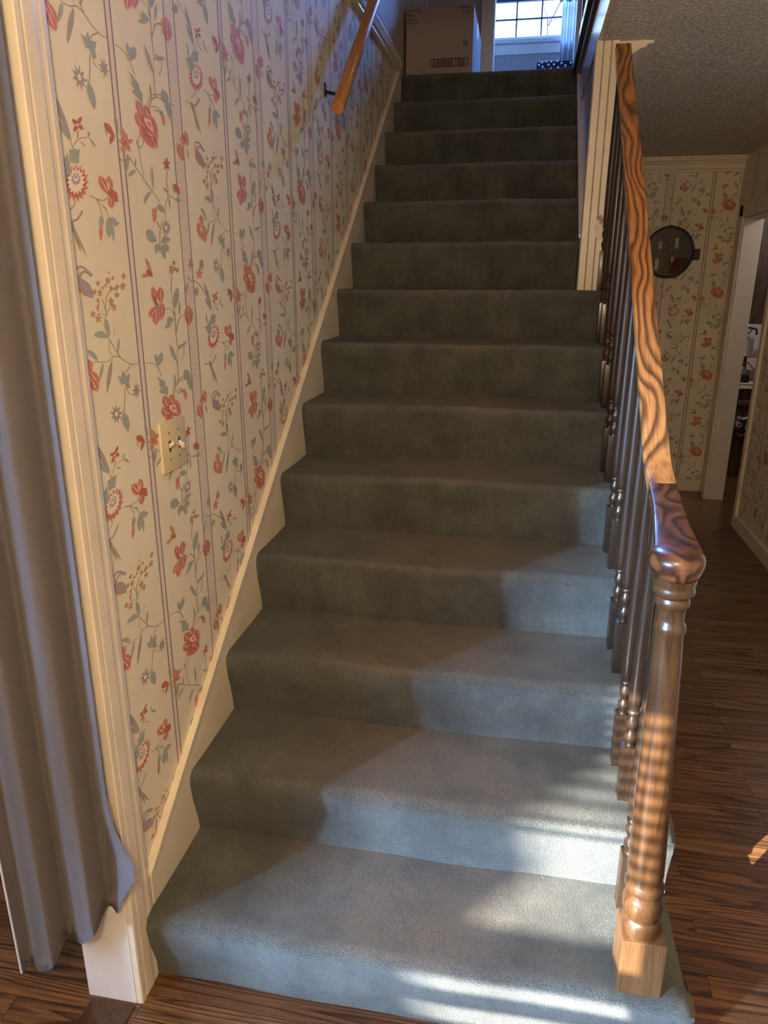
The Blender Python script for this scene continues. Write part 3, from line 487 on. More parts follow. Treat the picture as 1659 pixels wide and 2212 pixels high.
('k',[872,3521,864,3511,864,3504,868,3497,875,3492,885,3487,897,3483,914,3480,918,3489,919,3497,917,3504,912,3510,904,3515,892,3519]),
('g',[865,3457,871,3452,879,3449,888,3448,898,3449,909,3450,921,3453,934,3457,927,3461,919,3463,910,3465,901,3465,890,3465,879,3462]),
('s',[856,3522,854,3515,854,3509,856,3502,859,3496,862,3490,866,3484,871,3478,872,3485,872,3492,871,3498,869,3505,866,3511,862,3517]),
('g',[808,3467,803,3458,801,3448,800,3439,801,3430,802,3421,804,3412,808,3404,811,3413,814,3423,815,3432,816,3441,815,3450,813,3459]),
('s',[722,3358,708,3338,693,3312,685,3287,681,3267,687,3267,691,3287,699,3312,714,3338,728,3358]),
('s',[744,3306,730,3298,714,3287,701,3276,691,3268,697,3267,706,3275,719,3286,735,3297,749,3305]),
('g',[568,3292,574,3310,599,3319,632,3313,652,3292,663,3275,613,3267,581,3276]),
('g',[703,3269,711,3286,739,3296,787,3293,778,3280,744,3270]),
('g',[693,3259,672,3266,638,3258,632,3243,641,3221,661,3235,687,3240]),
('g',[703,3262,744,3269,768,3254,761,3236,727,3237]),
('g',[699,3260,689,3250,687,3241,689,3232,693,3224,700,3217,710,3210,723,3203,729,3212,732,3221,732,3230,730,3238,724,3246,715,3253]),
('w',[670,3268,708,3254,712,3255,674,3270]),
('t',[546,3206,544,3196,546,3186,551,3177,558,3168,567,3160,578,3152,590,3144,590,3154,588,3164,584,3173,579,3182,571,3191,561,3199]),
('t',[497,3132,509,3129,520,3128,531,3129,541,3131,551,3134,560,3137,569,3142,557,3144,546,3145,535,3144,524,3143,514,3141,505,3138]),
('k',[549,3160,543,3152,545,3146,549,3141,557,3137,567,3135,579,3132,594,3131,596,3138,595,3144,592,3150,586,3154,578,3158,567,3160]),
('t',[806,3203,811,3196,826,3195,814,3189,815,3181,803,3184,789,3180,793,3188,784,3194,799,3195]),
('t',[772,3182,777,3175,791,3174,780,3168,781,3160,769,3164,755,3160,759,3168,750,3173,764,3175]),
('t',[836,3172,841,3164,856,3163,844,3158,845,3149,833,3153,819,3149,823,3157,813,3163,828,3164]),
('t',[769,3166,774,3159,788,3158,777,3152,778,3144,766,3148,752,3144,756,3152,747,3158,761,3159]),
('t',[813,3177,818,3170,832,3169,820,3163,821,3155,809,3159,795,3155,799,3163,790,3168,805,3170]),
('s',[793,3174,779,3149,764,3118,755,3086,751,3061,756,3061,761,3086,769,3117,784,3149,798,3174]),
('r',[583,3091,570,3080,566,3069,567,3059,572,3050,581,3040,593,3031,609,3023,618,3034,623,3044,624,3055,622,3065,615,3074,604,3083]),
('k',[577,3078,577,3071,578,3063,580,3055,584,3047,590,3039,595,3032,603,3034,598,3040,592,3048,589,3056,586,3063,586,3072,586,3078]),
('k',[590,3079,595,3073,601,3065,604,3057,606,3050,607,3041,607,3034,614,3034,614,3041,613,3050,611,3058,607,3065,602,3074,597,3080]),
('w',[585,3079,587,3072,590,3064,593,3056,596,3049,600,3040,603,3034,606,3034,604,3041,600,3049,597,3057,594,3064,591,3072,589,3079]),
('r',[656,3090,634,3081,624,3071,620,3061,620,3052,624,3042,632,3032,645,3022,661,3031,672,3041,679,3051,683,3060,681,3070,674,3080]),
('k',[641,3079,637,3072,633,3063,631,3056,631,3048,633,3039,635,3032,645,3033,643,3040,641,3048,641,3055,643,3063,647,3071,651,3078]),
('k',[657,3078,658,3071,660,3063,659,3055,657,3048,653,3039,649,3033,656,3032,660,3039,664,3047,667,3055,667,3063,666,3072,664,3078]),
('w',[651,3078,650,3071,648,3063,647,3055,645,3048,644,3039,644,3033,648,3033,649,3039,650,3048,651,3055,652,3063,654,3071,655,3078]),
('r',[533,2971,560,2970,580,2973,596,2978,608,2985,617,2993,624,3002,628,3013,603,3012,583,3009,565,3005,551,3000,540,2993,532,2984]),
('k',[558,2974,569,2977,583,2981,594,2986,605,2991,614,2997,622,3003,612,3005,606,3000,596,2994,587,2989,577,2985,563,2981,552,2978]),
('k',[548,2980,555,2985,565,2991,574,2995,585,2999,599,3004,610,3007,606,3010,594,3007,580,3002,569,2998,559,2993,549,2987,542,2982]),
('w',[552,2978,561,2981,573,2986,583,2991,594,2996,605,3001,614,3005,611,3007,602,3002,590,2997,580,2993,570,2988,558,2983,549,2979]),
('r',[605,3000,581,2992,569,2983,563,2974,561,2965,564,2955,570,2945,582,2934,600,2942,613,2951,623,2960,628,2969,628,2979,622,2989]),
('k',[588,2990,583,2983,577,2975,574,2968,572,2960,573,2952,574,2945,584,2946,583,2952,583,2960,584,2967,587,2974,593,2982,598,2988]),
('k',[604,2988,604,2981,604,2973,602,2966,599,2959,593,2951,588,2945,596,2944,601,2950,607,2958,610,2965,612,2973,612,2981,612,2988]),
('w',[598,2988,595,2982,592,2974,590,2967,587,2960,585,2951,583,2945,587,2945,589,2951,592,2959,594,2966,597,2974,600,2982,602,2988]),
('r',[661,3026,639,3016,628,3006,622,2996,621,2985,623,2975,629,2964,639,2952,656,2962,668,2972,677,2982,681,2992,682,3003,677,3014]),
('k',[645,3013,641,3006,635,2997,632,2989,631,2981,631,2972,632,2964,641,2964,640,2972,640,2981,642,2989,644,2997,650,3005,654,3012]),
('k',[660,3012,660,3005,660,2996,658,2988,655,2980,650,2971,645,2964,652,2963,657,2970,662,2979,665,2987,667,2996,667,3005,667,3012]),
('w',[654,3013,652,3006,649,2996,647,2988,644,2980,642,2971,640,2964,644,2964,646,2971,648,2980,651,2988,653,2996,656,3005,658,3012]),
('k',[578,3064,575,3054,577,3044,581,3035,588,3026,597,3017,607,3008,620,2999,620,3010,619,3020,615,3029,610,3039,603,3048,593,3057]),
('w',[613,3041,611,3037,612,3033,614,3030,616,3027,620,3024,624,3020,628,3017,629,3021,628,3025,627,3028,625,3032,622,3035,619,3038]),
('p',[628,3027,619,3020,615,3013,612,3006,612,2999,614,2993,617,2986,622,2978,629,2985,634,2992,637,2999,639,3006,638,3013,636,3020]),
('s',[667,2991,687,2996,711,3000,730,2995,747,2986,759,2971,767,2958,774,2958,766,2972,752,2987,734,2997,711,3002,684,2999,664,2994]),
('g',[817,3085,792,3073,778,3060,769,3047,764,3034,762,3020,764,3006,770,2992,790,3004,805,3016,817,3029,825,3043,829,3056,828,3071]),
('g',[831,3082,818,3077,810,3072,803,3066,798,3060,794,3054,791,3048,790,3042,800,3046,809,3052,817,3057,823,3063,828,3069,831,3075]),
('g',[761,2949,730,2961,704,2963,692,2947,693,2935,661,2918,706,2920,733,2936]),
('s',[767,2992,767,2967,766,2936,764,2912,763,2887,766,2855,769,2828,775,2828,772,2854,770,2887,771,2912,773,2936,774,2967,774,2992]),
('s',[754,2769,754,2745,753,2714,752,2688,750,2669,757,2668,758,2688,760,2714,761,2744,761,2769]),
('r',[913,3006,885,2993,873,2980,869,2967,872,2955,881,2942,895,2929,917,2915,938,2928,952,2941,960,2954,962,2967,957,2980,944,2993]),
('k',[896,2990,892,2981,888,2970,888,2960,889,2950,895,2938,900,2929,914,2931,909,2939,904,2950,902,2960,903,2969,907,2980,910,2989]),
('k',[919,2989,923,2980,927,2969,928,2960,928,2950,924,2939,920,2930,931,2929,935,2938,939,2949,940,2960,938,2970,934,2981,930,2990]),
('w',[910,2990,910,2981,910,2970,910,2960,911,2950,912,2939,913,2930,919,2930,918,2939,917,2950,917,2960,916,2970,916,2981,916,2990]),
('p',[911,2979,901,2973,897,2967,896,2962,898,2956,901,2950,906,2944,913,2938,920,2944,924,2950,927,2956,927,2961,926,2967,921,2973]),
('k',[884,2960,877,2954,876,2948,877,2942,880,2936,885,2930,891,2924,900,2919,904,2925,906,2931,906,2937,905,2943,901,2949,895,2955]),
('s',[872,2966,850,2964,822,2958,800,2941,783,2921,770,2901,763,2885,769,2885,777,2900,789,2920,807,2940,827,2956,852,2961,873,2963]),
('g',[832,3026,822,3017,817,3008,813,2999,811,2989,810,2980,810,2970,812,2961,819,2970,825,2979,830,2988,833,2997,835,3007,835,3016]),
('g',[697,2845,696,2832,699,2820,706,2807,714,2795,725,2783,738,2771,754,2760,753,2773,749,2785,744,2798,737,2810,727,2822,715,2834]),
('g',[872,2845,852,2844,836,2841,822,2838,808,2834,796,2829,785,2824,776,2817,793,2819,809,2821,824,2824,839,2828,852,2832,863,2837]),
('s',[762,2764,765,2787,771,2813,783,2828,797,2835,817,2831,834,2821,834,2805,826,2788,813,2774,801,2765,805,2764,817,2773,830,2787,839,2805,839,2821,820,2833,796,2837,779,2829,767,2813,761,2787,758,2764]),
('g',[618,2818,597,2813,585,2807,576,2799,571,2791,568,2782,568,2773,571,2762,588,2768,601,2774,612,2781,620,2789,624,2797,625,2807]),
('g',[557,2818,549,2810,548,2803,548,2795,551,2788,556,2780,563,2772,571,2765,576,2772,578,2780,579,2788,578,2795,574,2803,568,2811]),
('g',[549,2722,591,2705,620,2694,625,2674,646,2661,637,2625,610,2641,560,2653,586,2669,565,2679,574,2697]),
('s',[613,2628,619,2615,625,2615,619,2628]),
('s',[694,2606,700,2626,713,2648,738,2665,769,2676,806,2677,838,2675,837,2678,805,2680,765,2679,733,2667,707,2650,694,2627,688,2607]),
('s',[718,2715,714,2707,712,2698,711,2690,711,2682,712,2673,714,2665,717,2656,720,2664,722,2672,724,2681,724,2689,724,2697,722,2706]),
('s',[731,2620,755,2623,781,2625,796,2621,806,2616,811,2618,799,2624,780,2628,752,2626,728,2623]),
('r',[1022,2596,1008,2583,1004,2572,1004,2562,1007,2553,1013,2545,1022,2537,1035,2530,1044,2542,1049,2553,1052,2563,1051,2573,1047,2582,1038,2590]),
('k',[1015,2582,1014,2575,1013,2567,1014,2559,1016,2552,1020,2544,1024,2538,1031,2540,1028,2546,1024,2554,1022,2561,1021,2568,1021,2577,1022,2583]),
('k',[1026,2584,1029,2578,1033,2571,1035,2564,1036,2556,1035,2548,1034,2541,1040,2542,1041,2549,1041,2557,1041,2565,1039,2572,1035,2580,1032,2586]),
('w',[1022,2583,1023,2577,1024,2569,1026,2562,1027,2554,1029,2546,1030,2540,1034,2541,1032,2547,1031,2555,1029,2562,1028,2570,1026,2578,1025,2584]),
('r',[976,2566,966,2557,964,2551,966,2546,971,2542,979,2538,990,2536,1004,2534,1011,2542,1013,2548,1014,2554,1011,2559,1005,2563,995,2566]),
('k',[972,2558,973,2554,975,2550,977,2546,981,2542,987,2539,992,2537,998,2539,994,2542,988,2545,984,2548,982,2551,980,2556,980,2559]),
('k',[984,2561,988,2558,993,2555,997,2552,999,2548,1001,2544,1001,2540,1007,2541,1006,2545,1005,2550,1002,2553,999,2557,993,2560,989,2563]),
('w',[979,2560,982,2556,985,2552,988,2549,991,2546,995,2542,998,2539,1001,2540,998,2543,995,2547,991,2550,988,2553,985,2557,983,2561]),
('r',[943,2534,928,2519,924,2507,926,2497,932,2488,943,2480,957,2472,977,2466,987,2479,991,2491,992,2503,989,2513,981,2522,968,2529]),
('k',[936,2519,937,2512,938,2502,941,2495,946,2487,953,2480,960,2474,970,2477,963,2482,956,2490,951,2497,948,2505,947,2514,946,2521]),
('k',[952,2522,958,2516,965,2509,969,2501,972,2494,973,2485,974,2478,982,2479,981,2486,980,2496,977,2503,972,2511,965,2519,959,2524]),
('w',[946,2521,949,2514,953,2506,957,2498,960,2491,965,2483,969,2476,973,2477,969,2484,965,2492,961,2500,957,2507,953,2515,950,2522]),
('k',[990,2577,987,2571,988,2567,991,2562,994,2559,999,2555,1005,2552,1013,2549,1014,2554,1013,2559,1011,2564,1009,2568,1004,2571,999,2575]),
('g',[1026,2524,1022,2516,1022,2510,1024,2503,1026,2497,1030,2491,1035,2486,1041,2480,1043,2487,1043,2494,1042,2501,1040,2507,1037,2513,1033,2519]),
('p',[985,3220,988,3203,1007,3209,994,3194,1009,3184,989,3182,988,3164,977,3177,961,3163,967,3182,947,3183,966,3193,958,3208,975,3202]),
('p',[1023,3091,1025,3075,1041,3081,1030,3068,1042,3059,1026,3058,1025,3042,1016,3054,1003,3043,1008,3058,993,3060,1008,3068,1002,3081,1015,3076]),
('p',[1104,3220,1108,3203,1127,3209,1115,3192,1128,3182,1109,3179,1107,3160,1096,3173,1080,3160,1085,3178,1067,3181,1084,3192,1078,3208,1095,3203]),
('r',[1063,3146,1071,3150,1075,3154,1077,3158,1077,3162,1076,3166,1073,3169,1068,3173,1062,3169,1058,3165,1055,3162,1053,3158,1054,3154,1056,3150]),
('r',[1063,3146,1072,3145,1079,3145,1086,3146,1091,3147,1097,3149,1101,3152,1105,3155,1097,3156,1089,3156,1082,3155,1076,3154,1071,3153,1066,3150]),
('r',[1063,3146,1059,3142,1059,3138,1061,3135,1065,3132,1070,3129,1076,3127,1084,3125,1086,3129,1087,3132,1086,3136,1083,3139,1079,3142,1073,3144]),
('r',[1063,3146,1052,3144,1046,3142,1041,3139,1037,3136,1035,3132,1034,3129,1035,3125,1043,3127,1051,3129,1057,3132,1061,3135,1064,3138,1066,3142]),
('r',[1063,3146,1062,3150,1058,3152,1053,3154,1047,3155,1040,3155,1033,3155,1025,3154,1028,3151,1031,3149,1035,3147,1041,3146,1047,3145,1054,3145]),
('s',[922,3133,944,3122,973,3111,998,3111,1021,3110,1056,3093,1091,3072,1119,3055,1138,3042,1145,3044,1126,3056,1097,3074,1062,3095,1026,3112,999,3114,977,3113,949,3124,927,3135]),
('g',[935,3107,923,3100,915,3093,908,3086,902,3078,898,3070,894,3062,892,3054,902,3061,911,3069,919,3076,926,3083,931,3091,935,3099]),
('r',[48,2847,36,2838,31,2830,31,2822,33,2815,39,2808,47,2802,58,2795,67,2804,72,2812,75,2820,75,2828,71,2835,64,2841]),
('r',[11,2812,-3,2799,-7,2788,-6,2777,-1,2767,7,2757,19,2748,36,2739,45,2751,50,2763,51,2774,49,2785,43,2795,32,2804]),
('k',[4,2798,4,2791,4,2781,7,2773,10,2765,16,2756,21,2749,30,2751,25,2758,19,2766,16,2774,13,2782,13,2791,13,2799]),
('k',[18,2799,23,2793,28,2784,31,2776,33,2768,34,2759,34,2751,40,2752,41,2759,40,2769,38,2777,35,2785,29,2794,24,2801]),
('w',[13,2799,15,2792,18,2783,20,2775,23,2767,26,2758,29,2751,33,2751,30,2758,27,2767,24,2775,21,2783,19,2792,16,2799]),
('r',[47,2805,40,2794,41,2785,47,2777,56,2770,68,2763,84,2758,103,2753,107,2763,106,2772,102,2780,96,2788,85,2795,71,2801]),
('k',[47,2793,50,2788,55,2781,61,2775,68,2769,77,2763,85,2759,93,2761,85,2765,75,2771,69,2777,63,2783,59,2789,56,2795]),
('k',[60,2796,67,2791,76,2785,82,2780,88,2774,93,2767,96,2762,102,2763,99,2768,94,2775,88,2781,82,2787,73,2793,65,2797]),
('w',[55,2795,60,2790,67,2783,73,2778,79,2772,86,2765,92,2760,96,2761,90,2766,83,2773,76,2779,70,2784,64,2791,59,2796]),
('r',[55,2775,41,2765,37,2757,39,2750,45,2743,54,2737,67,2731,85,2726,95,2735,99,2744,100,2752,98,2759,90,2766,78,2771]),
('k',[49,2765,49,2760,50,2753,53,2747,57,2742,64,2736,70,2732,79,2734,73,2739,66,2744,62,2749,59,2754,58,2761,58,2766]),
('k',[63,2767,69,2762,75,2757,79,2752,81,2746,82,2740,83,2735,90,2735,90,2741,88,2747,86,2753,82,2758,75,2764,70,2768]),
('w',[58,2766,60,2761,64,2755,67,2750,71,2744,75,2738,78,2734,82,2734,79,2739,75,2745,71,2751,68,2756,64,2762,62,2767]),
('w',[36,2794,32,2789,31,2784,32,2780,34,2776,38,2772,43,2768,49,2765,52,2770,53,2774,53,2779,52,2783,49,2787,45,2791]),
('p',[145,3135,134,3144,116,3153,85,3151,57,3141,47,3126,42,3114,63,3116,66,3128,74,3140,87,3144,101,3145,115,3138,125,3129]),
('p',[50,3124,41,3109,43,3097,51,3086,64,3077,80,3069,101,3062,126,3056,130,3070,129,3083,124,3094,114,3105,100,3113,81,3121]),
('r',[40,3108,45,3096,54,3081,66,3071,76,3065,86,3068,76,3075,65,3084,56,3098,51,3111]),
('g',[73,3526,78,3498,80,3465,41,3447,27,3474,-1,3492,40,3495]),
('s',[-32,3314,-2,3310,36,3308,65,3311,90,3320,112,3336,127,3350,119,3352,104,3338,83,3322,60,3315,34,3311,-1,3314,-31,3317]),
('g',[40,3312,45,3295,54,3279,64,3262,76,3246,89,3229,104,3212,120,3195,112,3212,104,3229,94,3246,83,3263,71,3279,57,3296])]

# ------------------------------------------------------------------ dimensions (metres)
T, R = .267, .19                 # tread run, riser height
ZC, ZF = 2.40, 2.66              # lower ceiling, upper floor
WR = .962                        # face of the skirt on the closed side of the stair
BACK = 4.6
def ceil_z(y): return ZC if y < 2 else ZC-.05*(y-2)/2.6

# wallpaper drop: CELL holds one repeat of the print (half millimetres), half-dropped from strip to strip
PW, PH, PD = .540, .580, .283
def clip(poly, a, b, c):
    out = []
    for i in range(len(poly)):
        p, q = poly[i-1], poly[i]; dp = a*p[0]+b*p[1]-c; dq = a*q[0]+b*q[1]-c
        if (dp >= 0) != (dq >= 0): t = dp/(dp-dq); out.append((p[0]+(q[0]-p[0])*t, p[1]+(q[1]-p[1])*t))
        if dq >= 0: out.append(q)
    return out
def paper(bm, place, cells, clips, zr, shift=(0, 0), detail=True, eps=.0002):
    def put(ink, pts, d):
        for c in clips:
            pts = clip(pts, *c)
            if len(pts) < 3: return
        vs = [bm.verts.new(place(p[0], p[1], d)) for p in pts]
        f = bm.faces.new(vs); f.material_index = INKKEYS.index(ink)
    su, sz = shift
    for n in cells:
        u0 = n*PW+su
        for a, b, ink in ((.207, .229, 'f'), (.448, .498, 'f'), (.206, .2112, 'l'), (.2250, .2302, 'l'), (.4465, .4510, 'l'), (.4950, .4995, 'l')):
            put(ink, [(u0+a, zr[0]), (u0+b, zr[0]), (u0+b, zr[1]), (u0+a, zr[1])], eps if ink == 'f' else eps*1.5)
        if detail:
            k = 0; z = zr[0]
            while z < zr[1]:
                for j in range(3):
                    x = u0+.458+j*.0145+(.004 if k % 2 else -.001); put('d', [(x, z), (x+.002, z), (x+.0045, z+.0075), (x+.0025, z+.0075)], eps*1.6)
                z += .0125; k += 1
        for m in range(-4, 4):
            dz = n*PD+m*PH+sz
            if 1.15+dz > zr[1] or 1.85+dz < zr[0]: continue
            for i, (ink, q) in enumerate(CELL):
                pts = [(q[j]/2000+u0, q[j+1]/2000+dz) for j in range(0, len(q), 2)]
                put(ink, pts, eps*2+i*3e-6)

# ------------------------------------------------------------------ structure
struct(obj('floor', B((-4.6, 3.9, -2.6, 5.9, -.1, 0)), FLOORM))
struct(obj('floor', B((-.13, 1.0, 3.46, 5.9, ZF-.2, ZF), (1.0, 3.9, .35, 5.9, ZF-.2, ZF)), CARPET))
# lower ceiling, sagging a little towards the back, with the stair opening left out
bm = bmesh.new()
box(bm, -4.6, -.12, -2.6, 5.9, ZC, ZC+.1); box(bm, -.12, .985, -2.6, .35, ZC, ZC+.2)
prism(bm, [(-2.6, ZC), (2, ZC), (4.65, ceil_z(4.65)), (5.9, ceil_z(4.65)), (5.9, ZC+.05), (-2.6, ZC+.05)], 0, .985, 3.9)
struct(obj('ceiling', bm, POPCORN))
struct(obj('ceiling', B((-4.7, 4.0, -2.7, 6.0, 5.1, 5.2)), PLASTER))
# papered wall beside the stair
bm = B((-.118, -.012, -.072, 4.6, 0, 2.655))
for f in bm.faces: f.material_index = 0
slopeclip = (-.712, 1, .255)     # hidden behind the skirt below this line
paper(bm, lambda u, z, d: (-.012+d, u, z), range(-1, 9), [(1, 0, .012), (-1, 0, -3.6), (0, -1, -2.645), slopeclip], (.2, 2.645))
struct(obj('wall_left', bm, [INK[k] for k in INKKEYS]))
struct(obj('wall_left_upper', B((-.118, -.010, .35, 5.9, 2.655, 5.1), (-.118, -.010, -.072, .35, 2.655, 5.1)), PLAIN))
struct(obj('wall_front_upper', B((-.010, 1.0, .25, .35, 2.6, 5.1)), PLAIN))
# wall on the closed side of the stair, and the face of the upper floor above it
struct(obj('wall_right_stair', B((.975, 1.045, 2.03, 4.65, 0, ZC+.02), (.968, .984, .35, 4.60, ZC, 2.575)), TAUPE))
# end wall of the passage, papered
bm = B((1.045, 2.27, 4.6, 4.72, 0, 2.42))
paper(bm, lambda u, z, d: (u, 4.6-d, z), range(-1, 3), [(1, 0, 1.05), (-1, 0, -2.16), (0, -1, -2.27), (0, 1, .09)], (.09, 2.3), shift=(1.70-.473, -.09))
struct(obj('wall_back', bm, [INK[k] for k in INKKEYS]))
# right-hand wall of the passage with the doorway to the kitchen
bm = B((2.205, 2.30, -2.6, 3.76, 0, 2.42), (2.165, 2.275, 4.40, 4.6, 0, 2.42), (2.165, 2.275, 3.76, 4.40, 1.97, 2.42))
for (y0, y1, z0, fx) in ((2.2, 3.71, .10, 2.205), (3.76, 4.46, 2.06, 2.165)):
    paper(bm, lambda u, z, d: (fx-d, -u, z), range(-10, -3), [(1, 0, -y1), (-1, 0, y0), (0, -1, -2.34), (0, 1, z0)], (z0, 2.34), shift=(.1, .1), detail=False)
struct(obj('wall_right', bm, [INK[k] for k in INKKEYS]))
# rest of the shell
FX0, FX1 = -2.03, -1.0          # front window opening
struct(obj('wall_front', B((-4.6, FX0, -2.6, -2.5, 0, ZC), (FX1, 3.9, -2.6, -2.5, 0, ZC), (FX0, FX1, -2.6, -2.5, 0, .80), (FX0, FX1, -2.6, -2.5, 2.06, ZC),
    (-4.6, 3.9, -2.6, -2.5, ZC, 5.1)), PLASTER))
struct(obj('wall_outer_left', B((-4.7, -4.6, -2.6, 6, 0, 5.1), (-4.6, -.118, 3.4, 3.5, 0, ZC)), PLASTER))
struct(obj('wall_outer_right', B((3.9, 4.0, -2.6, 6, 0, 5.1)), PLASTER))
struct(obj('wall_opening_header', B((-.118, -.012, -2.5, -.072, 2.12, ZC)), PLASTER))
struct(obj('wall_kitchen', B((2.0, 3.9, 5.62, 5.74, 0, 2.42)), PANEL))
struct(obj('wall_kitchen_right', B((3.51, 3.6, 2.1, 5.62, 0, 2.42)), PANEL))
struct(obj('wall_kitchen_front', B((2.275, 3.6, 2.0, 2.1, 0, 2.42)), PANEL))
struct(obj('wall_kitchen_left', B((1.9, 2.0, 4.72, 5.62, 0, 2.42)), PANEL))
# upstairs: hall wall with doorway, and the bedroom wall with its window
struct(obj('wall_hall_upper', B((-.01, .43, 4.6, 4.7, ZF, 5.1), (.43, 1.0, 4.6, 4.7, 4.72, 5.1), (1.0, 3.9, 4.6, 4.7, ZF, 5.1)), PLAIN))
bm = bmesh.new(); WX0, WX1, WZ0, WZ1 = .12, 1.12, 3.44, 4.66
for q in ((-.01, WX0, 5.8, 5.9, ZF, 5.1), (WX1, 3.9, 5.8, 5.9, ZF, 5.1), (WX0, WX1, 5.8, 5.9, ZF, WZ0-.02), (WX0, WX1, 5.8, 5.9, WZ1, 5.1)): box(bm, *q)
def pinstripe():
    m, N, L, b = mat('pinstripe_paper', (.4,.4,.42), .6); mp = mapping(N, L, (1,1,1)); w = N.new('ShaderNodeTexWave'); w.wave_type = 'BANDS'; w.bands_direction = 'X'; w.inputs['Scale'].default_value = 26
    L.new(mp.outputs[0], w.inputs['Vector']); rp = ramp(N, [(.3, (.13,.14,.17)), (.6, (.52,.52,.50))]); L.new(w.outputs[0], rp.inputs[0]); L.new(rp.outputs[0], b.inputs['Base Color']); return m
struct(obj('wall_bedroom', bm, pinstripe()))
struct(obj('wall_bedroom_upper', B((-.02, -.01, 4.7, 5.8, ZF, 5.1)), PLAIN))
# window in the bedroom wall
win = struct(obj('window_1', B((WX0, WX0+.03, 5.80, 5.86, WZ0-.02, WZ1), (WX1-.03, WX1, 5.80, 5.86, WZ0-.02, WZ1), (WX0, WX1, 5.80, 5.86, WZ1-.04, WZ1), (WX0, WX1, 5.80, 5.86, WZ0-.04, WZ0+.005), bev=.003), WHITE))
bm = bmesh.new()
for x in (.556, .757, .355, .958): box(bm, x-.006, x+.006, 5.825, 5.84, WZ0, WZ1)
for z in (3.582, 3.72, 3.86, 4.0, 4.14, 4.28, 4.42, 4.56): box(bm, WX0, WX1, 5.825, 5.84, z-.0055, z+.0055)
box(bm, WX0, WX1, 5.815, 5.845, 3.705, 3.735)
obj('glazing_bars', bm, flat('dark_leading', (.06,.06,.08), .5), win)
obj('sill', B((WX0-.04, WX1+.04, 5.755, 5.82, 3.395, 3.425), (WX0-.02, WX1+.02, 5.785, 5.80, 3.32, 3.395), (WX0-.02, WX1+.02, 5.78, 5.80, 3.425, 3.445), bev=.004), WHITE, win)
# unseen slab added outside, keeps the sun off the left half of the front window
struct(obj('wall_sun_blocker', B((-10.3, -9.33, -12.0, -11.9, 5.0, 7.2)), PLASTER))
# window in the front wall (behind the camera, lets the sun in)
fwin = struct(obj('window_2', B((FX0-.05, FX0, -2.55, -2.49, .78, 2.1), (FX1, FX1+.05, -2.55, -2.49, .78, 2.1), (FX0, FX1, -2.52, -2.50, 1.14, 1.19), (FX0, FX1, -2.52, -2.50, 1.25, 1.298), (FX0, FX1, -2.52, -2.50, 1.338, 1.412), bev=.002), WHITE))
bm = bmesh.new()
z = 1.635
while z < 2.06:
    prism(bm, [(-2.521, z), (-2.500, z+.003), (-2.500, z+.001), (-2.521, z-.002)], 0, FX0, FX1); z += .034
bl = obj('window_blind', bm, WHITE); tag(bl, 'white horizontal slat blind drawn half down in the front window', 'blind')

# staircase trim
def skirt(bm, x0, x1, y0, y1, c=.268, drop=.33):
    prism(bm, [(y0, max(0, .712*y0+c-drop)), (y0, .712*y0+c), (y1, .712*y1+c), (y1, .712*y1+c-drop)], 0, x0, x1)
bm = bmesh.new()
prism(bm, [(.017, .0), (.017, .712*.017+.268), (3.34, .712*3.34+.268), (3.42, 2.66), (3.42, 2.2), (.34, .0)], 0, -.012, -.0005)
s = struct(obj('trim_1', bm, CREAM)); 
bm = bmesh.new(); prism(bm, [(.008, .712*.008+.268), (.008, .712*.008+.280), (3.35, .712*3.35+.280), (3.35, .712*3.35+.268)], 0, -.012, .006); obj('cap', bm, CREAM, s)
bm = bmesh.new(); prism(bm, [(2.04, 1.52), (2.04, .712*2.04+.268), (3.30, .712*3.30+.268), (3.40, 2.66), (3.40, 2.3), (2.5, 1.5)], 0, .9625, .975)
s = struct(obj('trim_2', bm, TAUPE))
bm = bmesh.new(); prism(bm, [(2.04, .712*2.04+.268), (2.04, .712*2.04+.281), (3.30, .712*3.30+.281), (3.30, .712*3.30+.268)], 0, .956, .975); obj('cap', bm, CREAM, s)
# white jamb board at the end of the papered wall with the moulded casing on the stair side
j = struct(obj('trim_3', B((-.129, -.012, -.083, -.070, 0, 2.38), bev=.003), WHITE))
prof = [(-.012, -.0805), (.0005, -.0805), (.0025, -.078), (.0025, -.066), (.001, -.064), (.001, -.060), (.002, -.057), (.002, -.030), (.0005, -.022), (.0005, -.015), (.0015, -.009), (0, .004), (-.003, .010), (-.012, .010)]
bm = bmesh.new(); prism(bm, prof, 2, 0, 2.38); obj('casing', bm, CREAM, j)
bm = bmesh.new(); prism(bm, [(-.118, -.081), (-.130, -.081), (-.130, .015), (-.118, .015)], 2, 0, 2.38); obj('casing', bm, CREAM, j)
struct(obj('trim_4', B((-.118, -.012, -2.5, -.088, 0, .004), bev=.001), OAKV))
# belly band moulding where the paper stops
bp = [(-.012, 2.640), (-.002, 2.640), (.006, 2.650), (.003, 2.662), (.010, 2.672), (.012, 2.695), (.005, 2.706), (.009, 2.718), (.004, 2.728), (-.012, 2.730)]
bm = bmesh.new(); prism(bm, bp, 1, .35, 3.37); struct(obj('trim_5', bm, CREAM))
# reeded casing on the free end of the right-hand stair wall
def reed(x0, x1, y, ds):
    pts = [(x0, y+.03)]; n = len(ds); w = (x1-x0)/n
    for i, d in enumerate(ds):
        a = x0+i*w; pts += [(a+.0012, y-d+.004), (a+.003, y-d), (a+w-.003, y-d), (a+w-.0012, y-d+.004), (a+w, y+.006)]
    return pts+[(x1, y+.03)]
bm = bmesh.new(); pr = reed(.962, 1.05, 2.008, (.008, .004, .007)); prism(bm, pr, 2, 1.51, ZC)
rc = struct(obj('trim_6', bm, CREAM, autosmooth=30))
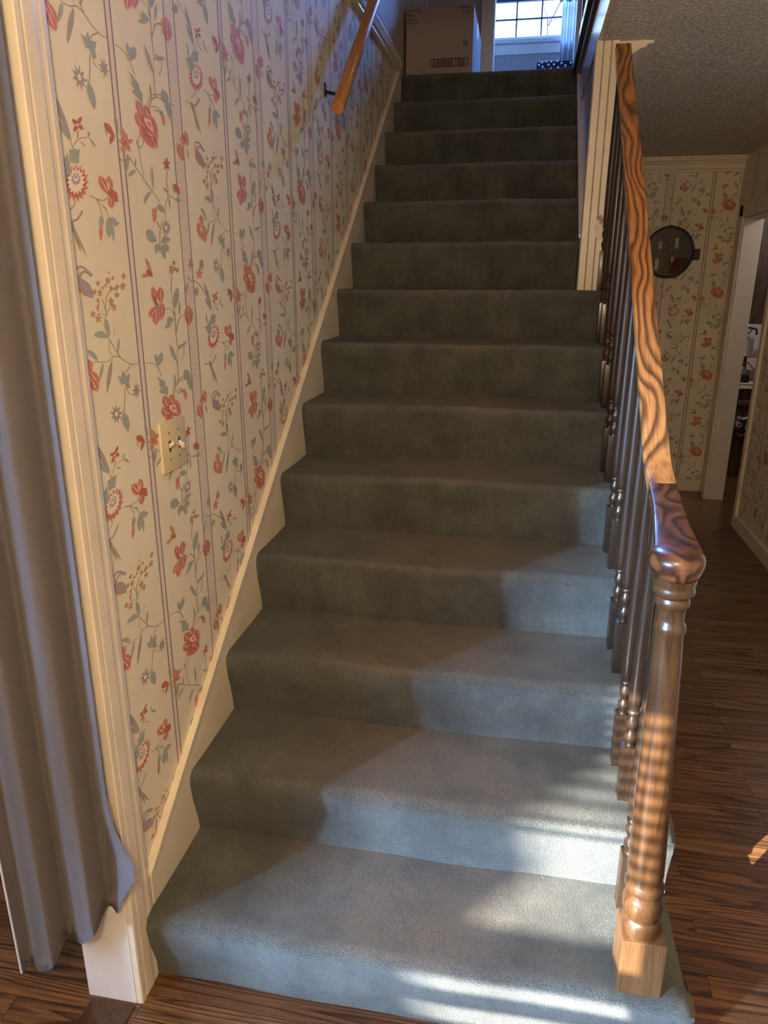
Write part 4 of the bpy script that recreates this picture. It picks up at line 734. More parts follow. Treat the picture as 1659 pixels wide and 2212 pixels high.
# torn scraps of wallpaper left on the casing
bm = bmesh.new()
for i in range(7):
    a = random.random()*6.28; c = (1.025+random.uniform(-.01, .016), 1.985+.003*i*.2, 1.755+random.uniform(-.03, .03)); 
    vs = [bm.verts.new((c[0]+.013*math.cos(a+t)*random.uniform(.6, 1.2), c[1]-.004*random.random(), c[2]+.024*math.sin(a+t)*random.uniform(.6, 1.2))) for t in (0, 1.3, 2.4, 3.6, 5)]
    bm.faces.new(vs)
for f in bm.faces: f.material_index = random.choice((0, 0, 1, 2))
obj('wallpaper_scrap', bm, [INK['w'], INK['r'], INK['p']], rc)
# nosing of the upper floor along the stairwell
n = struct(obj('trim_7', B((.935, 1.0, .35, 3.46, 2.615, 2.668), bev=.008), TRIMDARK))
obj('cove', B((.953, .97, .35, 3.44, 2.575, 2.615), bev=.003), TRIMBROWN, n)
# crown mouldings
def crown(pz, d=.075, h=.085): return [(0, pz), (d, pz), (d, pz-.014), (d*.82, pz-.016), (d*.80, pz-.024), (d*.62, pz-.030), (d*.34, pz-.052), (d*.30, pz-.066), (d*.44, pz-.068), (d*.44, pz-.078), (d*.22, pz-.080), (d*.20, pz-h), (.010, pz-h-.010), (0, pz-h-.012)]
bm = bmesh.new(); prism(bm, [(4.6-a, b) for a, b in crown(ceil_z(4.6)+.004)], 0, 1.045, 2.165); struct(obj('trim_8', bm, CREAM))
bm = bmesh.new(); prism(bm, [(1.045+a, b) for a, b in crown(ZC+.003, .125, .10)], 1, 2.02, 4.6); struct(obj('trim_9', bm, CREAM, autosmooth=40))
struct(obj('baseboard_back', B((1.05, 2.145, 4.585, 4.6, 0, .075), bev=.003), CREAM))
struct(obj('baseboard_right', B((2.188, 2.205, -2.5, 3.71, 0, .085), bev=.003), CREAM))
# kitchen doorway: reveal and casings
d = struct(obj('door_1', B((2.160, 2.280, 4.375, 4.402, 0, 1.97), (2.20, 2.302, 3.758, 3.772, 0, 1.97), (2.160, 2.280, 3.72, 4.40, 1.945, 1.972), bev=.002), DOORWHITE))
obj('casing', B((2.143, 2.165, 4.385, 4.46, 0, 2.03), (2.188, 2.205, 3.71, 3.765, 0, 2.03), (2.143, 2.165, 3.66, 4.46, 1.955, 2.03), bev=.004), CREAM, d)
# upstairs doorway casing
d = struct(obj('door_2', B((.42, .445, 4.59, 4.71, ZF, 4.72), (.985, 1.0, 4.59, 4.71, ZF, 4.72), bev=.002), WHITE))
obj('casing', B((.355, .437, 4.578, 4.6, ZF, 4.78), (.99, 1.07, 4.578, 4.6, ZF, 4.78), bev=.005), CREAM, d)

# ------------------------------------------------------------------ stairs
stair = thing('staircase', 'long straight staircase covered in worn sage green carpet, between papered wall and oak banister', 'staircase', (0, 0, 0))
def step_profile(k):
    y0, z1 = (k-1)*T, k*R; zb = (k-1)*R; a = []
    base = zb-.01 if k > 1 else 0
    a.append((y0+.004, base))
    for t in (0, .25, .5, .7, .85):                     # riser leans out towards the nosing
        a.append((y0-.001-.029*(3*t*t-2*t**3), zb+(z1-.036-zb)*t))
    c = (y0-.004, z1-.027)
    for i in range(9):
        an = math.pi*(1.0-.5*i/8); a.append((c[0]+.029*math.cos(an), c[1]+.027*math.sin(an)))
    yb = k*T if k < 14 else y0+.25
    for t in (.12, .3, .5, .7, .88, 1.0): a.append((y0+(yb-y0)*t, z1-.002*math.sin(math.pi*t)))
    a.append((yb+.004, z1)); a.append((yb+.004, base))
    return a
for k in range(1, 15):
    x1 = 1.165 if k <= 7 else (1.0 if k == 8 else WR-.001)
    if k == 8: x1 = 1.10
    bm = bmesh.new(); pr = step_profile(k); N_ = 48
    prism(bm, pr, 0, 0.0, x1, N_)
    rnd = random.Random(k); ph = [rnd.uniform(0, 6.28) for _ in range(6)]
    for v in bm.verts:
        x, y, z = v.co
        wob = .0022*math.sin(x*7+ph[0])+.0014*math.sin(x*17+ph[1])+.001*math.sin(z*40+ph[2]+x*5)
        if z > k*R-.06: v.co.z += wob*.7
        if y < (k-1)*T+.02: v.co.y += wob
        if k <= 7:                                        # rounded outer end of the open side
            e = (x-(x1-.03))/.03
            if e > 0:
                if z > k*R-.06: v.co.z -= .018*e*e
                if y < (k-1)*T: v.co.y += .018*e*e
            if k == 1 and y < .03 and x > 1.0: v.co.x += .012*(x-1.0)/.165
        if k == 8 and x > WR and y > 2.0: v.co.y = min(v.co.y, 2.02)
    o = obj('carpeted_step', bm, CARPET, stair, autosmooth=50)

# ------------------------------------------------------------------ banister
ban = thing('stair_banister', 'oak banister with honey handrail, dark turned balusters and big turned newel at stair foot', 'banister', (1.06, .026, .19))
def loc(o, p=ban):
    o.matrix_parent_inverse = Matrix.Translation(-p.location); return o
lean = lambda z: (1.0635-(z-.19)*.029, .027)
NP = [(.320, .0365), (.334, .0385), (.344, .0385), (.352, .036), (.356, .033), (.363, .034), (.374, .0385), (.390, .0385), (.403, .0355), (.411, .0305), (.416, .0305), (.419, .035), (.426, .0375), (.434, .0375), (.440, .034), (.446, .0325),
      (.462, .0345), (.50, .0345), (.58, .0328), (.66, .0310), (.75, .0288), (.85, .0265), (.93, .0250), (.976, .0240), (.980, .0262), (.986, .0270), (.993, .0262), (.997, .0232), (1.006, .0226), (1.018, .0228), (1.026, .0245), (1.030, .0280), (1.036, .0292), (1.041, .0280), (1.045, .0265), (1.049, .0300), (1.054, .0345), (1.060, .0352), (1.064, .0338), (1.067, .0335), (1.072, .0355), (1.082, .0372)]
newel = loc(obj('newel_post', B((1.0635-.0425, 1.0635+.0425, -.0155, .0695, .188, .3215), bev=.0025), OAKB, ban))
bm = bmesh.new(); lathe(bm, NP, lean=lean, seg=40); t = obj('turned_shaft', bm, OAKV, newel, autosmooth=35)
# handrail and its easing
def rail_top(y):
    if y > .42: return .8765+.757*y
    pts = [(.03, 1.124), (.10, 1.127), (.18, 1.134), (.27, 1.152), (.34, 1.168), (.42, 1.193)]
    for (a, b), (c, e) in zip(pts, pts[1:]):
        if y <= c: return b+(e-b)*(y-a)/(c-a)
    return 1.193
def rail(name, ys, m, capend=False):
    bm = bmesh.new(); rings = []
    SEC = [(-.5, .10), (-.48, .03), (-.40, 0), (-.2, .012), (.2, .012), (.40, 0), (.48, .03), (.5, .10), (.5, .5), (.43, .72), (.30, 1), (-.30, 1), (-.43, .72), (-.5, .5)]
    for y in ys:
        w = .055; cx = 1.060; z = rail_top(y)
        if y < .42:
            s = (.42-y)/.39; cx = 1.060-.019*s*s; w = .055+.028*max(0, s-.45)**1.2/.5
        h = .046
        rings.append([bm.verts.new((cx+a*w, y, z-b*h)) for a, b in SEC])
    for a, b in zip(rings, rings[1:]):
        n = len(a)
        for i in range(n): bm.faces.new((a[i], a[(i+1) % n], b[(i+1) % n], b[i]))
    bm.faces.new(rings[0]); bm.faces.new(rings[-1][::-1])
    return loc(obj(name, bm, m, ban, autosmooth=40))
rail('handrail', [.33+.0333*i for i in range(51)], OAK)
hr = rail('rail_easing', [.045, .06, .08, .10, .13, .16, .19, .22, .25, .28, .3285], OAKRED); hr['label'] = 'darker red-brown rail end curving onto the newel'
bm = bmesh.new(); lathe(bm, [(1.080, .030), (1.080, .0372), (1.090, .0415), (1.102, .0455), (1.112, .0462), (1.120, .0440), (1.126, .037), (1.129, .024), (1.130, .004)], c=(1.0375, .030), seg=40)
loc(obj('newel_cap', bm, OAKRED, ban, smooth=True))
# balusters: one built with its square block, then copied
def baluster_bm(h):
    bm = bmesh.new(); box(bm, -.0175, .0175, -.0175, .0175, -.0005, .146, bev=.0012)
    top = h
    lathe(bm, [(.144, .0125), (.152, .0105), (.158, .0125), (.166, .0150), (.176, .0150), (.184, .0105), (.190, .0095), (.197, .0125), (.205, .0152), (.214, .0150), (.222, .0115), (.2265, .0105), (.229, .0140), (.233, .0148), (.237, .0140), (.240, .0110), (.246, .0130), (.256, .0150), (.30, .0158), (.42, .0150), (.60, .0128), (.70, .0112), (top, .0090)], seg=16)
    return bm
first = None
for k in range(1, 9):
    for off in ((-.068,) if k == 1 else (-.201, -.068) if k < 8 else (-.201,)):
        y = k*T+off+.016; h = rail_top(y)-.052-k*R; x = 1.058+.002*(4-k)*.6
        bm = baluster_bm(h); o = obj('baluster', bm, WALNUT, ban, autosmooth=35)
        o.location = Vector((x, y, k*R))-ban.location

# ------------------------------------------------------------------ wall handrail
wr = thing('wall_handrail', 'round honey-coloured wooden handrail bracketed to the papered wall beside the upper stairs', 'handrail', (.06, 1.69, 2.15))
P0, P1 = Vector((.060, 1.655, 2.142)), Vector((.060, 3.30, 2.142+1.645*.79))
bm = bmesh.new(); dv = (P1-P0).normalized(); tube(bm, [P0, P0+dv*.004, P0+dv*.6, P1], .0235, 20, rfun=lambda t: .0225 if t == 0 else .0245)
o = obj('rail', bm, RAILWOOD, wr, autosmooth=40); o.matrix_parent_inverse = Matrix.Translation(-wr.location)
for s_ in (.13, .95, 1.8):
    c = P0+dv*s_; bm = bmesh.new()
    tube(bm, [(-.012, c.y, c.z-.004), (.02, c.y, c.z-.012), (.045, c.y, c.z-.020), (.06, c.y, c.z-.022)], .006, 8)
    box(bm, -.0125, -.008, c.y-.013, c.y+.013, c.z-.020, c.z+.024, bev=.001)
    o = obj('bracket', bm, flat('black_iron', (.02,.02,.02), .4), wr, autosmooth=40); o.matrix_parent_inverse = Matrix.Translation(-wr.location)

# ------------------------------------------------------------------ switch plate
IVORY = flat('ivory_plastic', (.66,.575,.36), .35, .5); SCREW = flat('screw', (.12,.09,.06), .5)
sw = thing('light_switch', 'ivory two-gang toggle light switch plate on the floral wall', 'light switch', (-.012, .321, 1.203))
bm = bmesh.new(); box(bm, 0, .006, -.0605, .0605, -.058, .058, bev=.003); obj('plate', bm, IVORY, sw, autosmooth=40)
for y, up in ((-.0235, 1), (.0235, -1)):
    bm = bmesh.new(); box(bm, .0055, .0065, y-.005, y+.005, -.0125, .0125); sl = obj('slot', bm, SCREW, sw)
    bm = bmesh.new(); box(bm, .005, .018, y-.0042, y+.0042, -.005, .005, bev=.0012)
    for v in bm.verts: v.co.z += up*(v.co.x-.005)*.75; 
    obj('toggle', bm, IVORY, sw)
    for z in (-.030, .030):
        bm = bmesh.new(); bmesh.ops.create_cone(bm, cap_ends=True, segments=12, radius1=.0026, radius2=.0022, depth=.0012, matrix=Matrix.Translation((.0063, y, z)) @ Matrix.Rotation(math.pi/2, 4, 'Y')); obj('screw', bm, SCREW, sw)

# ------------------------------------------------------------------ curtain at the cased opening
cu = thing('curtain', 'grey brown cloth curtain hanging in folds in the left doorway before the stairs', 'curtain', (-.05, -.22, .3))
def cpath(s, z):
    """s 0..1 from the free edge at the jamb to the other edge; z height"""
    g = min(1, max(0, (z-.30)/2.0))
    bx, by = .004-.184*s, -.112-.098*s
    off = (.026-.006*g)*math.sin(s*math.pi*2*2.55+2.6)+.008*math.sin(s*31+1.1*z)*(1-g)
    x, y = bx+.48*off, by-.876*off
    if s < .14:
        f = math.exp(-((z-.415)/.085)**2) if z > .415 else max(0, (z-.30)/.115)
        x += .044*f*(1-s/.14)
    return x, y
bm = bmesh.new(); NS, NZ = 150, 44; grid = []
for j in range(NZ+1):
    row = []
    for i in range(NS+1):
        s = i/NS; zb = .305-.125*s+.005*math.cos(s*math.pi*2*2.55+2.6)+.10*max(0, 1-s/.05)
        z = zb+(2.34-zb)*j/NZ; x, y = cpath(s, z); row.append(bm.verts.new((x, y, z)))
    grid.append(row)
for j in range(NZ):
    for i in range(NS): bm.faces.new((grid[j][i], grid[j][i+1], grid[j+1][i+1], grid[j+1][i]))
bmesh.ops.solidify(bm, geom=bm.faces[:], thickness=.0022)
o = obj('cloth', bm, CLOTH, cu, smooth=True); o.matrix_parent_inverse = Matrix.Translation(-cu.location)
bm = bmesh.new(); tube(bm, [(*cpath(1.0, z), z) for z in [.195+.05*i for i in range(42)]], .0022, 6)
o = obj('side_hem', bm, flat('pale_hem', (.6,.58,.6), .8), cu); o.matrix_parent_inverse = Matrix.Translation(-cu.location)
o['label'] = 'pale stitched side hem'
rod = tag(obj('curtain_rod', (lambda b: (tube(b, [(.02, -.10, 2.3525), (-.9, -.62, 2.3525)], .010, 10), b)[1])(bmesh.new()), TRIMBROWN), 'brown rod carrying the grey curtain beside the left doorway', 'curtain rod')

# ------------------------------------------------------------------ carton on the landing
CARD = paint('brown_cardboard', (.33,.265,.245), .75, .08, 12); INKB = flat('black_print', (.035,.03,.035), .7)
bx = thing('cardboard_box', 'large closed cardboard carton with printed barcode on the landing at the stair head', 'box', (.193, 3.55, ZF))
X0, X1, D, H = -.192+.002, .192, .66, .353
bm = bmesh.new(); box(bm, X0, X1, 0, D, 0.002, H, bev=.003); obj('carton', bm, CARD, bx)
obj('tape', (lambda b: (box(b, X1-.0002, X1+.0006, .30, .36, H-.09, H), box(b, X0, X1, .30, .36, H-.0002, H+.0008), b)[2])(bmesh.new()), flat('clear_tape', (.55,.5,.45), .15, .8), bx)
def T_(s, size, x, z, al='LEFT', sx=1): 
    t = text(s, size, (x-.193, -.0012, z-ZF), (math.pi/2, 0, 0), INKB, bx, 'printed_text', al, sx)
T_('105 (3x35)', .022, .013, 2.992, sx=.80); T_('Pieces', .019, .012, 2.970, sx=.85); T_('Unites', .019, .012, 2.953, sx=.85); T_('Unidades', .019, .012, 2.936, sx=.85)
T_('094477', .021, .362, 2.995, 'RIGHT', .85); T_('V-02', .021, .362, 2.970, 'RIGHT', .95)
bm = bmesh.new(); bx0, bx1, z0, z1 = .143-.193, .360-.193, 2.713-ZF, 2.757-ZF
for a in ((bx0, bx1, z0, z0+.0035), (bx0, bx1, z1-.0035, z1), (bx0, bx0+.004, z0, z1), (bx1-.004, bx1, z0, z1), (bx0+.144, bx0+.1475, z0, z1)): box(bm, a[0], a[1], -.0010, 0, a[2], a[3])
x = bx0+.016; rb = random.Random(5)
while x < bx1-.012:
    w = rb.choice((.0012, .0018, .0032, .0045)); 
    if not (bx0+.130 < x < bx0+.155): box(bm, x, x+w, -.0010, 0, z0+.004, z1-.004)
    x += w+rb.choice((.0014, .002, .003))
obj('barcode', bm, INKB, bx)
bm = bmesh.new()
for a in ((.330, .333, 2.818, 2.845), (.330, .354, 2.818, 2.821), (.351, .354, 2.818, 2.836), (.330, .342, 2.842, 2.845)): box(bm, a[0]-.193, a[1]-.193, -.001, 0, a[2]-ZF, a[3]-ZF)
prism(bm, [(.336-.193, 2.829-ZF), (.341-.193, 2.824-ZF), (.354-.193, 2.843-ZF), (.350-.193, 2.844-ZF), (.341-.193, 2.831-ZF), (.338-.193, 2.832-ZF)], 1, -.001, 0)
obj('printed_symbol', bm, INKB, bx)

# ------------------------------------------------------------------ upstairs banister
ub = thing('landing_banister', 'dark turned banister along the upper hall above the stairwell', 'banister', (.985, 2.2, ZF))
inv = Matrix.Translation(-ub.location)
for i in range(13):
    y = 3.36-.20*i
    bm = bmesh.new(); box(bm, .969, 1.001, y-.016, y+.016, ZF+.006, ZF+.14, bev=.001)
    lathe(bm, [(ZF+.138, .012), (ZF+.155, .010), (ZF+.17, .015), (ZF+.185, .010), (ZF+.20, .017), (ZF+.225, .011), (ZF+.24, .016), (ZF+.27, .012), (ZF+.55, .013), (ZF+.84, .009)], c=(.985, y), seg=14)
    o = obj('baluster', bm, WALNUT, ub, autosmooth=40); o.matrix_parent_inverse = inv
o = obj('handrail', B((.955, 1.015, .38, 3.44, ZF+.84, ZF+.885), bev=.012), WALNUT, ub); o.matrix_parent_inverse = inv
o = obj('end_post', B((.965, 1.02, 3.40, 3.455, ZF+.001, ZF+.95), bev=.004), WALNUT, ub); o.matrix_parent_inverse = inv

# ------------------------------------------------------------------ bedroom curtain, chair and outside tree
SHEER = flat('pale_window_curtain', (.62,.60,.62), .8)
cb = thing('window_curtain', 'pale pleated curtain with scalloped valance at the upstairs window', 'curtain', (1.03, 5.68, 3.0))
inv = Matrix.Translation(-cb.location)
bm = bmesh.new(); NS = 90; rows = []
for z in (2.70, 3.2, 3.7, 4.3, 4.75): rows.append([bm.verts.new((.915+.26*i/NS, 5.70+.018*math.sin(i/NS*math.pi*2*6+.4*z), z)) for i in range(NS+1)])
for a, b in zip(rows, rows[1:]):
    for i in range(NS): bm.faces.new((a[i], a[i+1], b[i+1], b[i]))
bmesh.ops.solidify(bm, geom=bm.faces[:], thickness=.003); o = obj('panel', bm, SHEER, cb, smooth=True); o.matrix_parent_inverse = inv
bm = bmesh.new(); top = []; bot = []
for i in range(NS*2+1):
    s = i/(NS*2); x = .86+.34*s; z = 3.655-.022*abs(math.sin(s*math.pi*5))+.16*max(0, .10-s)*4
    top.append(bm.verts.new((x, 5.665+.008*math.sin(s*60), 4.75))); bot.append(bm.verts.new((x, 5.665+.010*math.sin(s*60), z)))
for i in range(NS*2): bm.faces.new((bot[i], bot[i+1], top[i+1], top[i]))
bmesh.ops.solidify(bm, geom=bm.faces[:], thickness=.003); o = obj('valance', bm, SHEER, cb, smooth=True); o.matrix_parent_inverse = inv

NAVY = flat('navy_cloth', (.012,.014,.03), .8); DOT = flat('white_dots', (.75,.75,.8), .8)
ch = thing('padded_chair', 'small chair with navy and white polka dot padded back under the upstairs window', 'chair', (.85, 5.42, ZF))
inv = Matrix.Translation(-ch.location)
bm = bmesh.new(); box(bm, .738, 1.06, 5.48, 5.53, 3.02, 3.192, bev=.02); nf = len(bm.faces); rb = random.Random(3)
for i, (x, z) in enumerate([(.757, 3.165), (.78, 3.181), (.785, 3.150), (.812, 3.186), (.83, 3.162), (.80, 3.13), (.85, 3.184), (.872, 3.163), (.895, 3.186), (.85, 3.135), (.905, 3.14), (.93, 3.17), (.96, 3.15), (1.0, 3.17)]):
    bmesh.ops.create_circle(bm, cap_ends=True, segments=12, radius=.0085, matrix=Matrix.Translation((x, 5.4793, z)) @ Matrix.Rotation(math.pi/2, 4, 'X'))
bm.faces.ensure_lookup_table()
for f in bm.faces[nf:]: f.material_index = 1
bk = obj('backrest', bm, [NAVY, DOT], ch); bk.matrix_parent_inverse = inv
o = obj('seat', B((.745, 1.05, 5.22, 5.52, 2.98, 3.03), bev=.015), NAVY, ch); o.matrix_parent_inverse = inv
for x in (.76, 1.035):
    for y in (5.24, 5.50): o = obj('leg', B((x-.013, x+.013, y-.013, y+.013, ZF, 2.985)), WALNUT, ch); o.matrix_parent_inverse = inv

BARK = flat('grey_bark', (.16,.15,.16), .9)
tr = thing('bare_tree', 'bare winter tree with thin twigs seen through the upstairs window', 'tree', (1.0, 15, 0))
inv = Matrix.Translation(-tr.location); rb = random.Random(11)
bm = bmesh.new(); tube(bm, [(1.0, 15, -.1), (.95, 15, 3), (.8, 15, 6.2)], .11, 8, rfun=lambda t: .13-.06*t); o = obj('trunk', bm, BARK, tr); o.matrix_parent_inverse = inv
bm = bmesh.new()
def twig(p, d, L, r, n):
    q = [p]; 
    for i in range(5): d = (d+Vector((rb.uniform(-.22, .22), rb.uniform(-.15, .15), rb.uniform(-.12, .2)))).normalized(); q.append(q[-1]+d*L/5)
    tube(bm, q, r, 5, rfun=lambda t: r*(1-.6*t))
    if n: 
        for k in (2, 3, 4, 5): twig(q[k], (d+Vector((rb.uniform(-.9, .9), rb.uniform(-.4, .4), rb.uniform(-.4, .7)))).normalized(), L*.62, r*.55, n-1)
for z, dx in ((3.6, -.8), (4.4, .8), (5.0, -1), (5.6, .7), (6.1, -.4), (6.1, .3)): twig(Vector((.87, 15, z)), Vector((dx, .1, .8)).normalized(), 2.0, .032, 2)
o = obj('branches', bm, BARK, tr); o.matrix_parent_inverse = inv

# ------------------------------------------------------------------ wall decoration on the passage end wall
BLK = flat('blackened_metal', (.022,.017,.013), .28, .5); TAB = flat('cream_tab', (.52,.48,.38), .6); STRAW = flat('dry_grass', (.24,.17,.10), .8); MAROON = flat('maroon_felt', (.07,.014,.012), .7)
wd = thing('wall_hanging', 'round dark disc with pale tabs and dried grasses hanging on the far floral wall', 'wall decoration', (1.735, 4.6, 1.74))
bm = bmesh.new(); bmesh.ops.create_cone(bm, cap_ends=True, segments=48, radius1=.160, radius2=.160, depth=.03, matrix=Matrix.Translation((0, -.016, 0)) @ Matrix.Rotation(math.pi/2, 4, 'X') ); disc = obj('disc', bm, BLK, wd, autosmooth=40)
bm = bmesh.new(); tube(bm, [(.164*math.sin(a), -.034, .168*math.cos(a)) for a in [i*math.pi*2/48 for i in range(49)]], .008, 8, cap=False); obj('rim', bm, BLK, wd, smooth=True)
for x, z, w, h, m in ((-.062, .050, .022, .050, TAB), (.048, .060, .024, .070, TAB), (-.074, -.080, .024, .078, TAB), (.030, -.046, .024, .030, TAB)):
    bm = bmesh.new(); box(bm, x-w/2, x+w/2, -.0345, -.0305, z-h/2, z+h/2, bev=.001); obj('tab', bm, m, wd)
bm = bmesh.new(); prism(bm, [(.02, -.035), (.135, -.035), (.120, -.09), (.07, -.135), (-.02, -.150), (-.03, -.10)], 1, -.034, -.0305); obj('felt_patch', bm, MAROON, wd)
bm = bmesh.new(); rb = random.Random(2)
for i in range(20):
    a = rb.uniform(-1, 1); tube(bm, [(0.0+a*.01, -.036, .145), (a*.075, -.040, .09), (a*.045+rb.uniform(-.01, .01), -.042, -.02), (rb.uniform(-.03, .01), -.040, -.150)], .0011, 5)
obj('grass_spray', bm, STRAW, wd)
bm = bmesh.new(); box(bm, .155, .212, -.03, -.004, -.052, .022, bev=.008); box(bm, .166, .174, -.022, -.012, .02, .040, bev=.002); obj('side_tab', bm, BLK, wd)
bm = bmesh.new(); tube(bm, [(.011*math.sin(a), -.012, .172+.011*math.cos(a)) for a in [i*math.pi*2/16 for i in range(17)]], .002, 6, cap=False); obj('hanging_ring', bm, BLK, wd)

# ------------------------------------------------------------------ kitchen counter and what stands on it
CTOP = paint('cream_counter_top', (.66,.60,.50), .4); SPL = paint('grey_white_splashback', (.58,.57,.57), .4)
kc = thing('kitchen_counter', 'cream topped counter with dark wood front seen through the kitchen doorway', 'counter', (2.8, 5.3, 0))
inv = Matrix.Translation(-kc.location)
for n, bs, m in (('worktop', [(2.30, 3.5, 5.03, 5.60, .770, .782), (2.30, 3.5, 5.035, 5.60, .735, .768)], CTOP), ('cabinet', [(2.30, 3.5, 5.10, 5.60, 0, .735)], PANEL)):
    o = obj(n, B(*bs, bev=.003), m, kc); o.matrix_parent_inverse = inv
struct(obj('trim_10', B((2.30, 3.5, 5.602, 5.619, .784, 1.20), bev=.002), SPL))
DK = flat('black_plastic', (.012,.012,.014), .35, .5); KEY = flat('silver_keys', (.5,.5,.5), .4)
ph = thing('cordless_phone', 'black cordless phone standing in its charging base on the kitchen counter', 'phone', (2.487, 5.10, .782))
bm = bmesh.new(); prism(bm, [(-.05, 0), (.05, 0), (.05, .025), (.0, .045), (-.03, .06), (-.05, .05)], 0, -.04, .04); obj('charging_base', bm, DK, ph)
hs = obj('handset', B((-.024, .024, -.006, .020, .02, .205), bev=.005), DK, ph); hs.rotation_euler = (-.16, 0, 0)
bm = bmesh.new()
for r_ in range(4):
    for c_ in range(3): box(bm, -.018+c_*.013, -.009+c_*.013, -.008, -.005, .048+r_*.013, .055+r_*.013)
sphere(bm, (0, -.006, .108), .008, .003, .007, 10, 8); box(bm, -.018, -.010, -.008, -.005, .106, .110); box(bm, .010, .018, -.008, -.005, .106, .110)
o = obj('keypad', bm, KEY, hs)
tw = thing('steel_canister', 'grey steel canister on the counter behind the phone', 'canister', (2.575, 5.44, .782))
bm = bmesh.new(); lathe(bm, [(0, .055), (.30, .055), (.302, .053)], seg=24); obj('body', bm, flat('brushed_steel', (.42,.42,.45), .35, .5, .6), tw, autosmooth=40)
bm = bmesh.new(); lathe(bm, [(.302, .056), (.310, .056), (.314, .02), (.32, .008)], seg=24); obj('lid', bm, flat('brushed_steel_lid', (.42,.42,.45), .35, .5, .6), tw, autosmooth=40)
for n_, pts in (('handset_rest', None),): pass
kl = thing('hanging_pan_lid', 'silver domed pan lid with black looped handle against the kitchen splashback', 'pan lid', (2.50, 5.56, 1.12))
bm = bmesh.new(); lathe(bm, [(0, .085), (.012, .083), (.040, .062), (.055, .03), (.058, .004)], seg=28); o = obj('dome', bm, flat('pan_lid_steel', (.5,.48,.45), .3, .5, .7), kl, smooth=True); o.rotation_euler = (1.2, 0, .1)
bm = bmesh.new(); tube(bm, [(0, -.06, .04), (.04, -.07, .060), (.11, -.06, .055), (.155, -.05, .045), (.165, -.045, .0)], .008, 8); tube(bm, [(.01, -.07, .045), (.03, -.07, .015), (.10, -.06, .012), (.12, -.06, .045)], .0055, 8); obj('handle', bm, DK, kl, smooth=True)
bt = thing('bottle', 'bottle with navy label and copper cap on the kitchen counter at the picture edge', 'bottle', (2.725, 5.44, .99))
bt.location.z = .782
bm = bmesh.new(); lathe(bm, [(0, .038), (.20, .038), (.28, .036), (.305, .020), (.31, .016)], seg=20); obj('body', bm, flat('bottle_plastic', (.35,.33,.42), .3), bt, autosmooth=50)
bm = bmesh.new(); lathe(bm, [(.21, .0385), (.29, .0365), (.291, .0363)], seg=20); obj('label_band', bm, flat('navy_label', (.025,.03,.10), .5), bt, autosmooth=50)
bm = bmesh.new(); lathe(bm, [(.31, .018), (.335, .018), (.337, .016)], seg=16); obj('cap', bm, flat('copper_cap', (.30,.14,.06), .4), bt, autosmooth=50)
wrk = thing('wire_shelf', 'low black wire shelf holding papers on the kitchen counter behind the phone', 'shelf', (2.62, 5.28, .782))
bm = bmesh.new()
for z in (.075,): tube(bm, [(-.13, -.08, z), (.13, -.08, z)], .003, 6); tube(bm, [(-.13, .10, z), (.13, .10, z)], .003, 6)
for i in range(10): tube(bm, [(-.12+.026*i, -.08, .075), (-.12+.026*i, .10, .075)], .0015, 5)
for x in (-.13, .13):
    for y in (-.08, .10): tube(bm, [(x, y, 0), (x, y, .075)], .003, 6)
obj('wire_frame', bm, DK, wrk)
pp = tag(obj('paper_stack', B((2.50, 5.215+.5, 0, 0, 0, 0)) if False else B((2.515, 2.74, 5.22, 5.37, .862, .955), bev=.004), flat('tan_card', (.50,.45,.40), .7)), 'tan cardboard pack lying on the wire shelf in the kitchen', 'package')
sn = tag(obj('snack_packet', B((2.69, 2.745, 5.205, 5.218, .866, .915), bev=.003), flat('blue_white_packet', (.45,.52,.72), .4)), 'small blue and white packet leaning on the tan pack', 'packet')
rd = thing('red_ladle', 'dark red spoon lying on top of the tan pack in the kitchen', 'utensil', (2.60, 5.25, .962))
bm = bmesh.new(); tube(bm, [(-.07, 0, 0), (.05, 0, .004)], .005, 8); sphere(bm, (.085, 0, .0), .040, .022, .010, 16, 8); obj('spoon', bm, flat('red_plastic', (.25,.01,.015), .4), rd)
bm = bmesh.new(); tube(bm, [(2.53, 5.18, .93), (2.60, 5.17, .86), (2.68, 5.15, .82), (2.72, 5.15, .815)], .004, 7); tube(bm, [(2.54, 5.10, .80), (2.60, 5.09, .792), (2.72, 5.10, .794)], .0055, 7)
tag(obj('power_cord', bm, DK, smooth=True), 'black power cord trailing from the phone across the kitchen counter', 'cord')
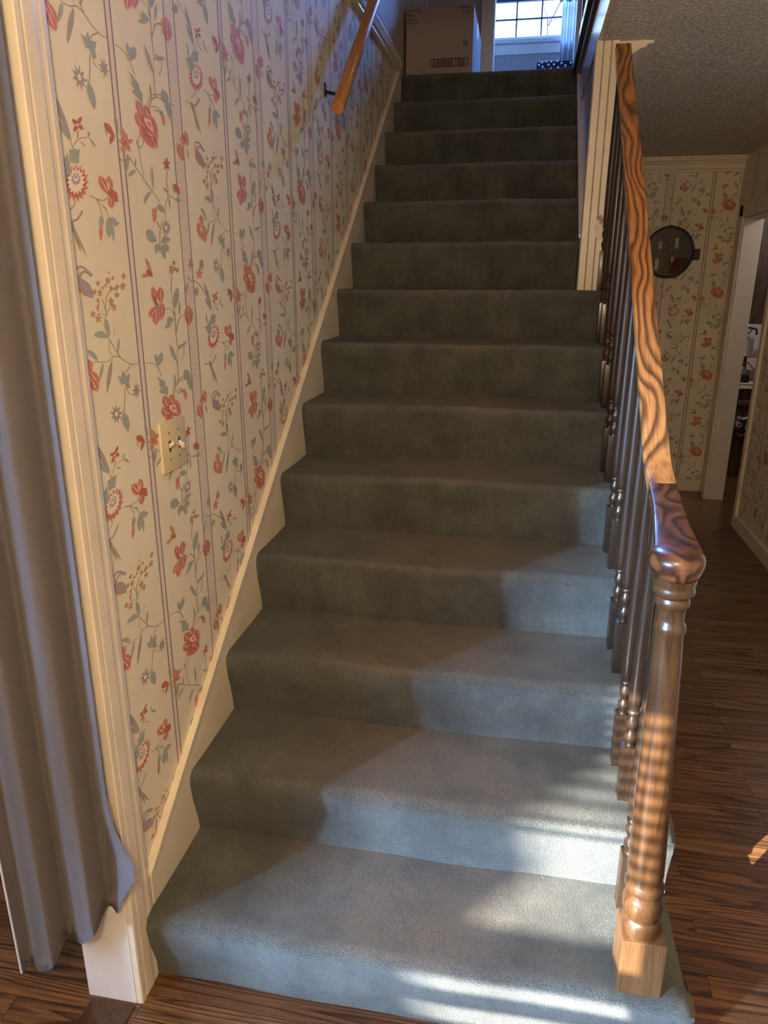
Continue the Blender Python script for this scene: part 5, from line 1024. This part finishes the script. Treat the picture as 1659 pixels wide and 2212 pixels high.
# smiling mask on the counter front
mk = thing('apple_mask', 'black round smiling face ornament with ringed eyes on the kitchen counter front', 'ornament', (2.52, 5.052, .43))
bm = bmesh.new(); sphere(bm, (0, 0, 0), .098, .045, .105, 28, 18)
for v in bm.verts:
    v.co.z -= .018*math.exp(-(v.co.x**2)/.0009)*max(0, v.co.z/.105)
face = obj('face', bm, BLK, mk, smooth=True)
for x, z in ((-.028, .022), (.034, .002)):
    bm = bmesh.new(); tube(bm, [(x+.016*math.cos(a), -.046, z+.016*math.sin(a)) for a in [i*math.pi*2/24 for i in range(25)]], .0022, 6, cap=False); obj('eye', bm, flat('pale_ring', (.6,.6,.58), .5), mk)
bm = bmesh.new(); tube(bm, [(-.038, -.043, -.042), (-.018, -.046, -.060), (.0, -.046, -.064), (.016, -.046, -.058), (.030, -.044, -.044)], .006, 8, rfun=lambda t: .0025+.005*math.sin(math.pi*t)); obj('mouth', bm, flat('red_mouth', (.40,.03,.04), .5), mk, smooth=True)
bm = bmesh.new(); tube(bm, [(0, 0, .085), (.004, -.005, .115), (.012, -.005, .135)], .006, 8); obj('stem', bm, BLK, mk)
hk = tag(obj('wooden_plaque', B((2.475, 2.60, 5.075, 5.099, .600, .640), bev=.006), flat('brown_plaque', (.10,.045,.018), .5)), 'small brown wooden plaque above the black smiling ornament', 'plaque')

# ------------------------------------------------------------------ ceiling lamp of the entrance (behind the camera)
cl = thing('ceiling_lamp', 'hanging ceiling lamp with round glass bowl in the entrance', 'ceiling light', (LAMP[0], LAMP[1], ZC))
bm = bmesh.new(); lathe(bm, [(-.22, .008), (-.03, .008), (-.028, .07), (-.001, .07)], seg=32); obj('base', bm, flat('lamp_brass', (.5,.35,.15), .3, .5, 1), cl, autosmooth=40)
m_, N_, L_, b_ = mat('lamp_glass', (1, .9, .75), .4); b_.inputs['Emission Color'].default_value = (1, .62, .30, 1); b_.inputs['Emission Strength'].default_value = 3.0
bm = bmesh.new(); lathe(bm, [(-.26, .01), (-.255, .06), (-.23, .11), (-.19, .145), (-.188, .14)], seg=32); obj('bowl', bm, m_, cl, smooth=True)
